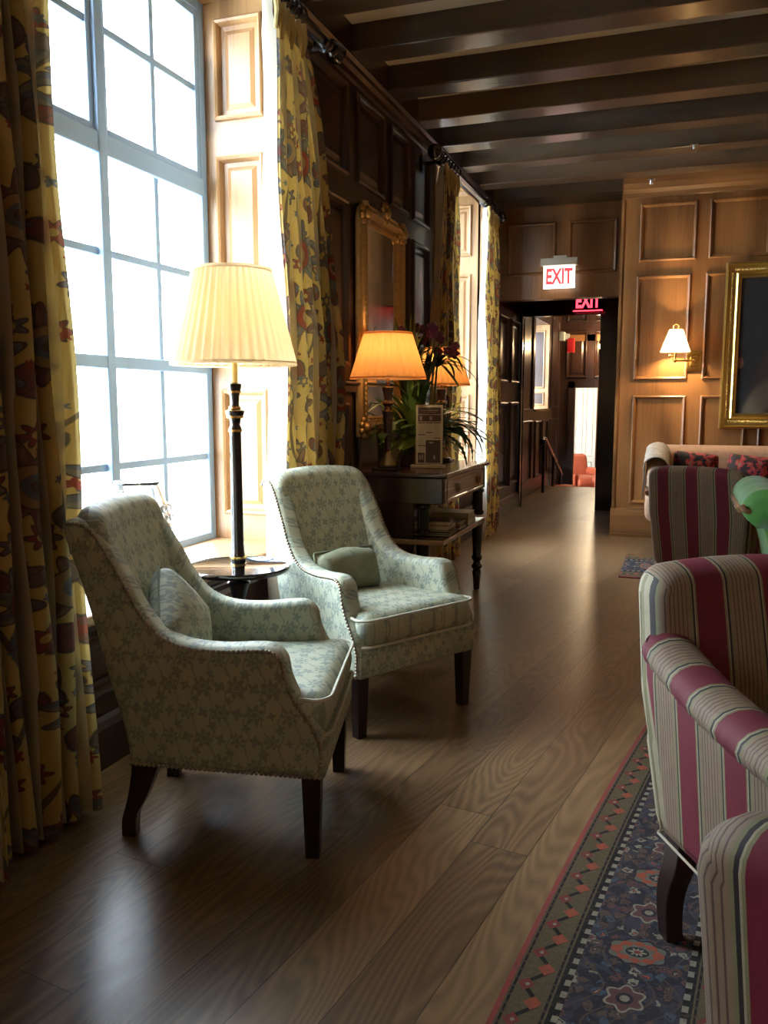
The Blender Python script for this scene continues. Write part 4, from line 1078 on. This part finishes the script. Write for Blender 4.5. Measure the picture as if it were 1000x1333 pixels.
b = MB(); b.slab([(-.15, -.125), (.15, -.125), (.15, .09), (-.15, .09)], -.012, .012, .006, lambda a, b_, t: (a, t, b_)); b.build('sign_panel', pl, r, smooth=False)
letters(r, 'lettering', 'EXIT', .20, (0, -.0155, -.02), emis('red_letters', (1, .05, .06), 1.0, (.5, .01, .01)), .001, .62)
r = empty('exit_sign', (-1.07, 9.80, 2.345), 0, 'small red glowing exit sign deep inside the doorway, cut off by the lintel above', 'exit sign')
b = MB(); b.box(-.19, .19, -.02, .02, .09, .14); b.box(-.02, .02, .02, .13, .10, .13); b.build('housing', M['black_frame'], r, smooth=False, bevel=.003)
b = MB(); b.box(-.16, .16, -.006, .006, -.095, .09); b.build('sign_panel', M['black_frame'], r, smooth=False)
rl = emis('red_glow_letters', (1, .03, .05), 3.0, (.5, .01, .01))
letters(r, 'lettering', 'EXIT', .21, (0, -.009, .0), rl, .001, .62)
b = MB(); b.box(-.16, .16, -.009, .009, -.105, -.093); b.build('glowing_edge', rl, r, smooth=False)

for (x, y, lb) in ((-.02, 6.98, 'small metal sprinkler head under the ceiling, upper one in front of the oak wall'), (-.36, 7.9, 'small metal sprinkler head close to the top of the oak wall'), ):
    r = empty('ceiling_sprinkler', (x, y, ZC-.143 if (y % .61) else ZC-.143), 0, lb, 'sprinkler', 'ceiling sprinklers')
    b = MB(); b.lathe([(.035, .0), (.035, -.004), (.012, -.01), (.008, -.03)], 16); b.build('escutcheon', M['steel'], r)
    b = MB(); b.tube([(.008, 0, -.01), (.016, 0, -.025), (.003, 0, -.042)], .0025, 6); b.tube([(-.008, 0, -.01), (-.016, 0, -.025), (-.003, 0, -.042)], .0025, 6); b.lathe([(.018, -.044), (.018, -.042), (.001, -.04)], 12); b.build('deflector', M['steel'], r)

# ================================================================== STRIPED ARMCHAIRS
def striped_chair(loc, rz, label):
    r = empty('striped_armchair', loc, rz, label, 'armchair', 'red and beige striped armchairs on the right')
    arm = [(p.x, p.y) for p in smoothcurve([(.03, .25), (.0, .45), (-.045, .70), (.02, .695), (.10, .672), (.22, .645), (.36, .628), (.47, .618), (.53, .600), (.548, .56), (.54, .50), (.535, .40), (.535, .26)], 5)]
    # keep the corners crisp at floor side
    ol = offs_outline(arm)
    for sg in (1, -1):
        s = MB(); s.slab(ol, 0, .10, .035, lambda a, b, t: (a, sg*(.272-t+.036*min(1, max(0, (b-.25)/.38))), b), lambda a, b, t: (a+.0294, b), 5)
        # rolled arm pad
        top = [(.0, .685), (.10, .655), (.22, .628), (.36, .610), (.47, .600), (.525, .585)]
        C_ = smoothcurve(top, 8); n = len(C_); m_ = 14
        def P(i, j):
            a = 2*PI*j/m_; q = i/(n-1); e = 1 if q < .97 else .6; rx = .064*e*(1+.035*math.sin(i*2.3)); rz_ = .042*e
            return (C_[i].x+.012*math.cos(a)*0, sg*(.262+rx*math.cos(a)), C_[i].y+rz_*math.sin(a))
        s.grid(P, n, m_, closev=True, uv=lambda i, j: (C_[i].x+.0294, j/m_)); s.add([P(n-1, j) for j in range(m_)], [tuple(range(m_))], [(C_[-1].x, j/m_) for j in range(m_)])
        s.build('arm', M['stripes'], r, auto=60)
    b = MB()
    def F(x, y, t):
        z = .58+y; u = .02-.135*(max(0, z-.26)/.62)**1.2; z2 = z-.030+.012*max(0, (y-.1)/.2)*(1-(x/.24)**2)
        tf = t*(1.25 if t > 0 else .8)
        if t > 0 and abs(z-.60) < .03: tf *= .92+.08*abs(z-.60)/.03
        return (u+tf+.16*x*x*(1 if z > .5 else .3), x*(.90+.10*min(1, max(0, (z-.26)/.36)))*(1-.05*max(0, (z-.6)/.3)), z2)
    b.puff(.60, .625, .12, .06, .036, F, .18, 26, 24); b.build('backrest', M['stripes'], r, auto=180)
    c = MB(); c.puff(.42, .50, .13, .04, .045, lambda x, y, t: (.315+y, x, .425+t), .25); c.build('seat_cushion', M['stripes'], r, auto=180)
    a = MB(); a.slab(offs_outline([(-.29, .262), (.29, .262), (.29, .37), (-.29, .37)]), 0, .05, .012, lambda x, z, t: (.545-t, x, z), lambda x, z, t: (x, z), 4); a.box(.0, .5, -.25, .25, .262, .36); a.build('seat_base', M['stripes'], r, auto=60)
    tr = MB()
    for sg in (1, -1):
        E_ = [(.005, sg*.268, .25)]+[(.02-.135*((z-.26)/.62)**1.2+.006, sg*(.298*(.90+.10*min(1, max(0, (z-.26)/.36)))*(1-.05*max(0, (z-.6)/.3))), z-.030) for z in (.30, .35, .45, .55, .65, .75, .83)]
        tr.tube(E_, .0032, 6); tr.tube([(.005, sg*.270, .252), (.53, sg*.272, .252)], .0032, 6)
    tr.tube([(.0, -.268, .252), (.0, .268, .252)], .0032, 6)
    tr.build('piping', newmat('pale_cord', .6, 0, (.42, .36, .26))[0], r)
    for sg in (1, -1):
        rp = smoothcurve([(.055, .27), (.045, .20), (.016, .12), (.012, .06), (.022, 0)], 5); l = MB(); y = sg*.236
        def PL(i, j):
            q = i/(len(rp)-1); hw_ = .034-.012*q; return (rp[i].x+(-1, 1, 1, -1)[j]*hw_, y+(-1, -1, 1, 1)[j]*(.026-.006*q), max(0, rp[i].y))
        l.grid(PL, len(rp), 4, closev=True); l.add([PL(len(rp)-1, j) for j in range(4)], [(0, 1, 2, 3)]); l.build('leg', M['leg'], r, smooth=False, bevel=.004)
        l = MB(); l.grid(lambda i, j: (.49+(-1, 1, 1, -1)[j]*(.026-.008*i/3), y+(-1, -1, 1, 1)[j]*(.026-.008*i/3), .27-.27*i/3), 4, 4, closev=True); l.build('leg', M['leg'], r, smooth=False, bevel=.004)
    return r
RZ = .008
def place2(corner, ang, side, z=RZ):   # rear corner (local (-.0, side*.26)) lands on the given floor point
    a = math.radians(ang); c, s = math.cos(a), math.sin(a); lx, ly = 0.0, side*.265
    return (corner[0]-(lx*c-ly*s), corner[1]-(lx*s+ly*c), z), a
la, aa = place2((-.015, 1.955), -61, -1); SA = striped_chair(la, aa, 'red striped armchair facing us at the right, its whole striped arm in view')
lb, ab = place2((.108, .912), 57, 1); SB = copy_tree(SA); SB.location = lb; SB.rotation_euler = (0, 0, ab); SB['label'] = 'nearest red striped armchair at the bottom right corner, seen from behind'
lc, ac = place2((-.135, 5.42), 70, 1); SCh = copy_tree(SA); SCh.location = (*lc[:2], 0); SCh.rotation_euler = (0, 0, ac); SCh['label'] = 'red striped armchair farther off, its flat striped back turned to us by the beige sofa'

# ================================================================== SOFA
r = empty('sofa', (0, 0, 0), 0, 'long beige damask sofa standing against the oak wall under the painting', 'sofa')
b = MB(); b.puff(2.15, .62, .20, .05, .06, lambda x, y, t: (.86+x, 7.83-t*1.0+.12*(y/.62), .56+y), .15, 30, 12); b.build('backrest', M['sofa_beige'], r, auto=180)
for sx, xx in ((-1, -.20), (1, 1.92)):
    b = MB(); b.puff(.86, .60, .15, .16, .06, lambda x, y, t: (xx+t, 7.42+x, .575+y-(.12*max(0, (-x-.05)/.38) if y > 0 else 0)), .1, 16, 12); b.build('arm', M['sofa_beige'], r, auto=180)
b = MB(); b.puff(2.05, .80, .26, .04, .05, lambda x, y, t: (.86+x, 7.4+y, .27+t), 0, 20, 10); b.build('seat_base', M['sofa_beige'], r, auto=180)
for k in range(3):
    b = MB(); b.puff(.66, .66, .14, .05, .05, lambda x, y, t: (.20+.665*k+x, 7.34+y, .46+t), .2, 12, 12); b.build('seat_cushion', M['sofa_beige'], r, auto=180)
for x in (-.16, 1.88):
    for y in (7.05, 7.72):
        b = MB(); b.lathe([(.02, 0), (.03, .06), (.03, .15)], 12, Matrix.Translation((x, y, 0))); b.build('leg', M['leg'], r)
redpat, nt, bs = newmat('red_dark_pattern_fabric', .8)
(x_, y_, z_), v_ = coords(nt); n_ = noise(nt, comb(nt, x_*22, y_*22, z_*22), 1, 2)
nt.links.new(ramp(nt, n_, [(.3, (.02, .012, .012)), (.47, (.06, .015, .015)), (.5, (.34, .03, .035)), (.6, (.42, .05, .045)), (.66, (.25, .16, .09))], 'CONSTANT'), bs.inputs['Base Color'])
for (x, y, z, w, rx, rz, lab, mm) in ((.10, 7.40, .655, .36, -.35, .25, 'red and black patterned cushion propped at the left end of the beige sofa', redpat), (.50, 7.41, .65, .34, -.4, -.15, 'second red patterned cushion on the sofa, just right of the first', redpat)):
    b = MB(); b.puff(w, w, .13, .03, .06, lambda x_, y_, t: (x_, t, y_), .45, 14, 14); o = b.build('throw_cushion', mm, auto=180); o.location = (x, y, z); o.rotation_euler = (rx, .1, rz); tag(o, lab, 'cushion', 'patterned cushions on the sofa')
b = MB()
def PT(i, j, off=0):
    q = j/20; y = 7.03+.36*i/9; w_ = .096+.004*math.sin(i*2.1+j)
    zt = .872-.115*max(0, (7.37-y)/.38)
    if q < .3: x_, z_ = -.20-w_, zt-.05-(.3-q)*.9
    elif q > .7: x_, z_ = -.20+w_, zt-.05-(q-.7)*.9
    else:
        an = PI*(1-(q-.3)/.4); x_, z_ = -.20+w_*math.cos(an), zt-.05+.080*math.sin(an)
    return (x_, y+.012*math.sin(j*1.3), z_)
b.grid(lambda i, j: PT(i, j), 10, 21); b.grid(lambda i, j: tuple(a_+c_ for a_, c_ in zip(PT(i, j), (0, 0, .012 if .3 < j/20 < .7 else 0))), 10, 21)
o = b.build('fur_throw', M['fur'], auto=180); tag(o, 'grey fur throw draped over the left arm of the beige sofa', 'throw')

# ================================================================== GREEN TUFTED CHAIR
r = empty('tufted_armchair', (0, 0, 0), 0, 'bright green velvet tufted armchair with a rolled top, cut off at the right edge', 'armchair')
prof = smoothcurve([(.50, .10), (.43, .30), (.385, .50), (.345, .66), (.315, .735), (.265, .735), (.238, .775), (.245, .825), (.29, .868), (.36, .878), (.425, .85), (.46, .79), (.50, .68), (.54, .56), (.58, .42), (.60, .30), (.60, .10)], 5)
ol = offs_outline([(p.x, p.y) for p in prof])
b = MB()
def tuft(a, y):
    q = 0
    for ky in range(5):
        for kz in (0, 1, 2):
            yy = 4.28+.17*ky+(.085 if kz % 2 else 0); zz = .50+.14*kz
            q += math.exp(-(((a[1]-zz)/.03)**2+((y-yy)/.03)**2))
    return q
nY = 44; Yv = [4.18+.82*k/(nY-1) for k in range(nY)]
def PG(i, j):
    a = ol[j]; y = Yv[i]; e = min(1, (min(y-4.18, 5.0-y))/.05); ins = .05*(1-math.sqrt(max(0, 1-(1-max(0, e))**2)))
    cx, cz = .40, .62; v = Vector((a[0]-cx, a[1]-cz)); l = v.length or 1
    v = v*(1-min(.5, ins/l)); fx = 0
    rp_ = .004*math.cos(2*PI*(y-4.18)/.27)*(1 if a[1] > .55 else .3)
    v = v*(1+rp_/l)
    q = tuft(a, y)*.02 if a[0] > .42 else 0
    return (cx+.03+v.x-q, y, cz-.03+v.y)
b.grid(PG, nY, len(ol), closev=True)
b.add([PG(0, j) for j in range(len(ol))], [tuple(range(len(ol)))]); b.add([PG(nY-1, j) for j in range(len(ol))], [tuple(range(len(ol)))])
b.build('backrest', M['green_velvet'], r, auto=180, weld=True)
for y in (4.24, 4.94):
    b = MB(); b.slab(offs_outline([(p[0], p[1]) for p in [(.50, .12), (.50, .60), (.62, .62), (.80, .615), (1.0, .61), (1.09, .60), (1.13, .55), (1.10, .49), (1.06, .44), (1.05, .12)]]), -.075, .075, .04, lambda a, z, t: (a, y+t, z), None, 5)
    b.tube([(.45, y, .625), (.6, y, .62), (.8, y, .60), (1.0, y, .59), (1.1, y, .575)], [.06, .085, .09, .09, .075], 16); b.build('arm', M['green_velvet'], r, auto=60)
b = MB(); b.puff(.58, .60, .16, .05, .06, lambda x, y, t: (.83+x, 4.59+y, .42+t), .25); b.build('seat_cushion', M['green_velvet'], r, auto=180)
b = MB(); b.box(.52, 1.08, 4.22, 4.96, .14, .35); b.build('seat_base', M['green_velvet'], r, bevel=.02)
b = MB(); b.tube([(.262, 4.30, .742), (.262, 4.88, .742)], .016, 8); b.tube([(.30, 4.19, .745), (.275, 4.175, .755), (.262, 4.175, .775)], .014, 8); b.build('wood_trim', M['drawer'], r)
for x in (.56, 1.05):
    for y in (4.26, 4.92):
        b = MB(); b.lathe([(.016, 0.0085), (.026, .05), (.03, .16)], 12, Matrix.Translation((x, y, 0))); b.build('leg', M['leg'], r)

# ================================================================== RUGS
b = MB(); NR = 60
def PR(i, j):
    y = -1.6+6.0*i/(NR-1); t = y-1.54; xe = -.325+.096*t+.021*t*t if t > 0 else -.325+.10*t
    u = (0, .012, .107, .13, .25, .355, .375, .46, .9, 1.6, 2.4)[j]
    return (xe+u, y, .0075)
NJ = 11; UJ = (0, .012, .107, .13, .25, .355, .375, .46, .9, 1.6, 2.4)
b.grid(PR, NR, NJ, uv=lambda i, j: (UJ[j], 6.0*i/(NR-1)))
b.grid(lambda i, j: (PR(i, 0)[0]-.002*(1-j), PR(i, 0)[1], .0075*j), NR, 2, uv=lambda i, j: (.001, 6.0*i/(NR-1)))
tag(b.build('rug', M['rug'], auto=180), 'large Persian rug with a navy border lying under the striped armchairs', 'rug', 'patterned rugs')
b = MB(); UJ2 = (0, .012, .107, .13, .25, .355, .46, 2.2)
b.grid(lambda i, j: (-.40+UJ2[j]+.0*i, 6.15+.84*i/9-.0*j, .008), 10, 8, uv=lambda i, j: ((1.05*i/9)*.42, UJ2[j]))
b.grid(lambda i, j: (-.40+2.2*i, 6.15, .008*j), 2, 2, uv=lambda i, j: (.001, i))
tag(b.build('rug', M['rug'], auto=180), 'far small patterned rug poking out to the left of the striped chair by the sofa', 'rug', 'patterned rugs')

# ================================================================== GLASS VASE ON THE SILL
b = MB(); b.lathe([(.0001, 0), (.06, 0), (.065, .01), (.03, .03), (.03, .05), (.09, .09), (.125, .17), (.128, .22), (.10, .30), (.085, .335), (.092, .345), (.086, .35), (.076, .335), (.092, .29), (.118, .22), (.114, .17), (.08, .10), (.0001, .07)], 28, cap=False)
for k in range(14):
    a = 2*PI*k/14
    for zz, rr_ in ((.13, .112), (.17, .125), (.21, .128), (.25, .12)): b.sphere((rr_*math.cos(a+zz*9), rr_*math.sin(a+zz*9), zz), .016, 6, 5)
o = b.build('glass_vase', M['crystal'], auto=180); o.location = (-2.06, 2.84, .555); o.scale = (1.05, 1.05, 1.08); tag(o, 'round cut-glass vase on the sill behind the side-on green armchair', 'vase')

# ================================================================== HALL BEYOND THE DOORWAY
def orange_chair(x, y, z, rz, label):
    r = empty('orange_armchair', (x, y, z), rz, label, 'armchair', 'orange armchairs in the lower room')
    b = MB(); b.puff(.62, .62, .14, .08, .05, lambda a, c, t: (-.30+t-.12*(c/.62), a, .58+c), .1, 12, 12); b.build('backrest', M['orange_velvet'], r, auto=180)
    for s in (1, -1):
        b = MB(); b.puff(.60, .42, .13, .05, .05, lambda a, c, t: (.02+a, s*.32+t, .38+c), 0, 12, 10); b.tube([(-.28, s*.32, .57), (.3, s*.33, .555)], .085, 14); b.build('arm', M['orange_velvet'], r, auto=60)
    b = MB(); b.puff(.60, .52, .22, .06, .07, lambda a, c, t: (.03+a, c, .40+t), .2, 12, 12); b.build('seat_cushion', M['orange_velvet'], r, auto=180)
    b = MB(); b.box(-.28, .28, -.3, .3, .08, .3); b.build('seat_base', M['orange_velvet'], r, bevel=.02)
    for a in (-.25, .25):
        for c in (-.27, .27): l = MB(); l.lathe([(.015, 0), (.025, .1)], 10, Matrix.Translation((a, c, 0))); l.build('leg', M['leg'], r)
    return r
orange_chair(-1.72, 15.5, -.6, -.9, 'orange velvet armchair seen low through the far inner doorway in front of the pale door')
oc = copy_tree(D.objects['orange_armchair']); oc.location = (-.95, 14.8, -.6); oc.rotation_euler = (0, 0, -1.9); oc['label'] = 'right-hand orange armchair through the inner doorway, mostly hidden by the black frame'
def simple(mb): return mb
b = MB(); b.lathe([(.001, 0), (.14, 0), (.17, .03), (.19, .30), (.20, .34), (.17, .40), (.001, .42)], 24); 
o = b.build('upholstered_stool', M['orange_velvet'], auto=60); o.location = (-1.72, 13.42, -.45); 
o.location = (-1.70, 13.15, -.44); tag(o, 'orange round stool just below the landing beside the black stair rail', 'stool')
r = empty('stair_handrail', (0, 0, 0), 0, 'black handrail on posts going down the steps beyond the doorway', 'handrail')
b = MB(); b.tube([(-1.80, 11.55, .70), (-1.80, 11.62, .745), (-1.80, 11.75, .73), (-1.80, 13.5, .10)], .028, 10); b.sphere((-1.80, 11.52, .70), .05); b.build('rail', M['ebony'], r)
for (y, z0, z1) in ((11.62, 0, .73), (12.55, 0, .44), (13.4, -.45, .13)): b = MB(); b.tube([(-1.80, y, z0), (-1.80, y, z1)], .02, 10); b.build('post', M['ebony'], r)
r = empty('fire_alarm', (-1.90, 13.78, 2.17), 0, 'white and red fire alarm high on the hall wall beyond the doorway', 'fire alarm')
b = MB(); b.box(-.02, .06, -.12, .10, .02, .16); b.box(.0, .13, -.05, .0, .04, .13); b.build('strobe_housing', M['offwhite'], r, smooth=False, bevel=.008)
b = MB(); b.box(.10, .21, -.05, .03, -.16, .06); b.box(.12, .19, -.056, -.05, -.13, .03); b.build('alarm_horn', M['redplastic'], r, smooth=False, bevel=.01)
r = empty('hall_sconce', (-1.29, 14.0, 1.98), 0, 'small candle wall light on the panelled end wall of the hall', 'wall light')
b = MB(); b.lathe([(.001, 0), (.04, .0), (.03, .02), (.001, .03)], 16, Matrix.Rotation(PI/2, 4, 'X')); b.tube([(0, -.02, 0), (0, -.09, -.04), (0, -.14, .0)], .008, 8); b.lathe([(.03, 0), (.012, .01), (.012, .07)], 12, Matrix.Translation((0, -.14, 0))); b.build('bracket', M['oldbrass'], r)
b = MB(); b.sphere((0, -.14, .12), .032, 10, 8, (1, 1, 1.6)); b.build('bulb', emis('hall_bulb', (1, .6, .22), 25), r)
lamp_light((-1.29, 13.7, 2.12), 14, (1, .68, .36), .04)
# unseen ceiling lamps; the lower room's is added to light it
def ceiling_lamp(x, y, z, e, label, col=(1, .8, .52)):
    r = empty('ceiling_lamp', (x, y, z), 0, label, 'ceiling lamp', 'ceiling lamps in the hall')
    b = MB(); b.lathe([(.05, 0), (.05, -.02), (.012, -.03), (.012, -.12)], 16); b.build('canopy', M['brass'], r)
    b = MB(); b.lathe([(.012, -.12), (.14, -.17), (.15, -.22), (.10, -.28), (.001, -.30)], 24); b.build('lamp_globe', emis('lit_globe', col, 3), r)
    lamp_light((x, y, z-.42), e, col, .1)
ceiling_lamp(-1.5, 16.3, 2.2, 28, 'unseen ceiling lamp added to light the lower room, above the inner doorway')
ceiling_lamp(-.9, 12.6, 3.28, 20, 'glass ceiling lamp in the hall, hidden above the lintel')

# unseen sitting room lamps added for warm fill; right pair inferred from beam glints
for (x, y, rz, lab) in ((4.2, 1.2, -PI/2, 'brass wall light on the right-hand wall of the sitting room, nearer one'), (4.2, 4.6, -PI/2, 'brass wall light on the right-hand wall of the sitting room, farther one'), (1.1, -3.2, PI, 'unseen brass wall light added behind the camera as warm fill')):
    w_ = copy_tree(D.objects['wall_sconce']); w_.location = (x, y, 1.75); w_.rotation_euler = (0, 0, rz); w_['label'] = lab
    px_, py_ = local_to((x, y), rz, (-.155, -.2, 0))[:2]
    lamp_light((px_, py_, 1.91), 75 if y < 0 else 45, (1, .72, .42), .04)
lamp_light((LX, LY, 1.56), 1.5, (1, .72, .42), .05)

# ================================================================== WORLD, CAMERA
w = D.worlds.new('overcast_sky'); SC.world = w; w.use_nodes = True; nt = w.node_tree
bg = nt.nodes['Background']; bg.inputs[0].default_value = (.80, .90, 1, 1); bg.inputs[1].default_value = 17.0
cam = D.cameras.new('camera'); cam.sensor_fit = 'VERTICAL'; cam.sensor_height = 36; cam.lens = 36*1100/1333; cam.clip_start = .05
co = D.objects.new('camera', cam); COL.objects.link(co); co.location = (0, 0, 1.25); co.rotation_euler = (math.radians(90-7.48), 0, math.radians(19.5)); SC.camera = co
SC.view_settings.view_transform = 'Standard'; SC.view_settings.look = 'None'; SC.view_settings.gamma = 1; SC.view_settings.exposure = 1.0
SC.view_settings.use_curve_mapping = False
cy = SC.cycles; cy.max_bounces = 8; cy.diffuse_bounces = 5; cy.glossy_bounces = 4; cy.transmission_bounces = 6; cy.transparent_max_bounces = 10; cy.use_denoising = True; cy.caustics_reflective = False; cy.caustics_refractive = False; cy.sample_clamp_indirect = 6
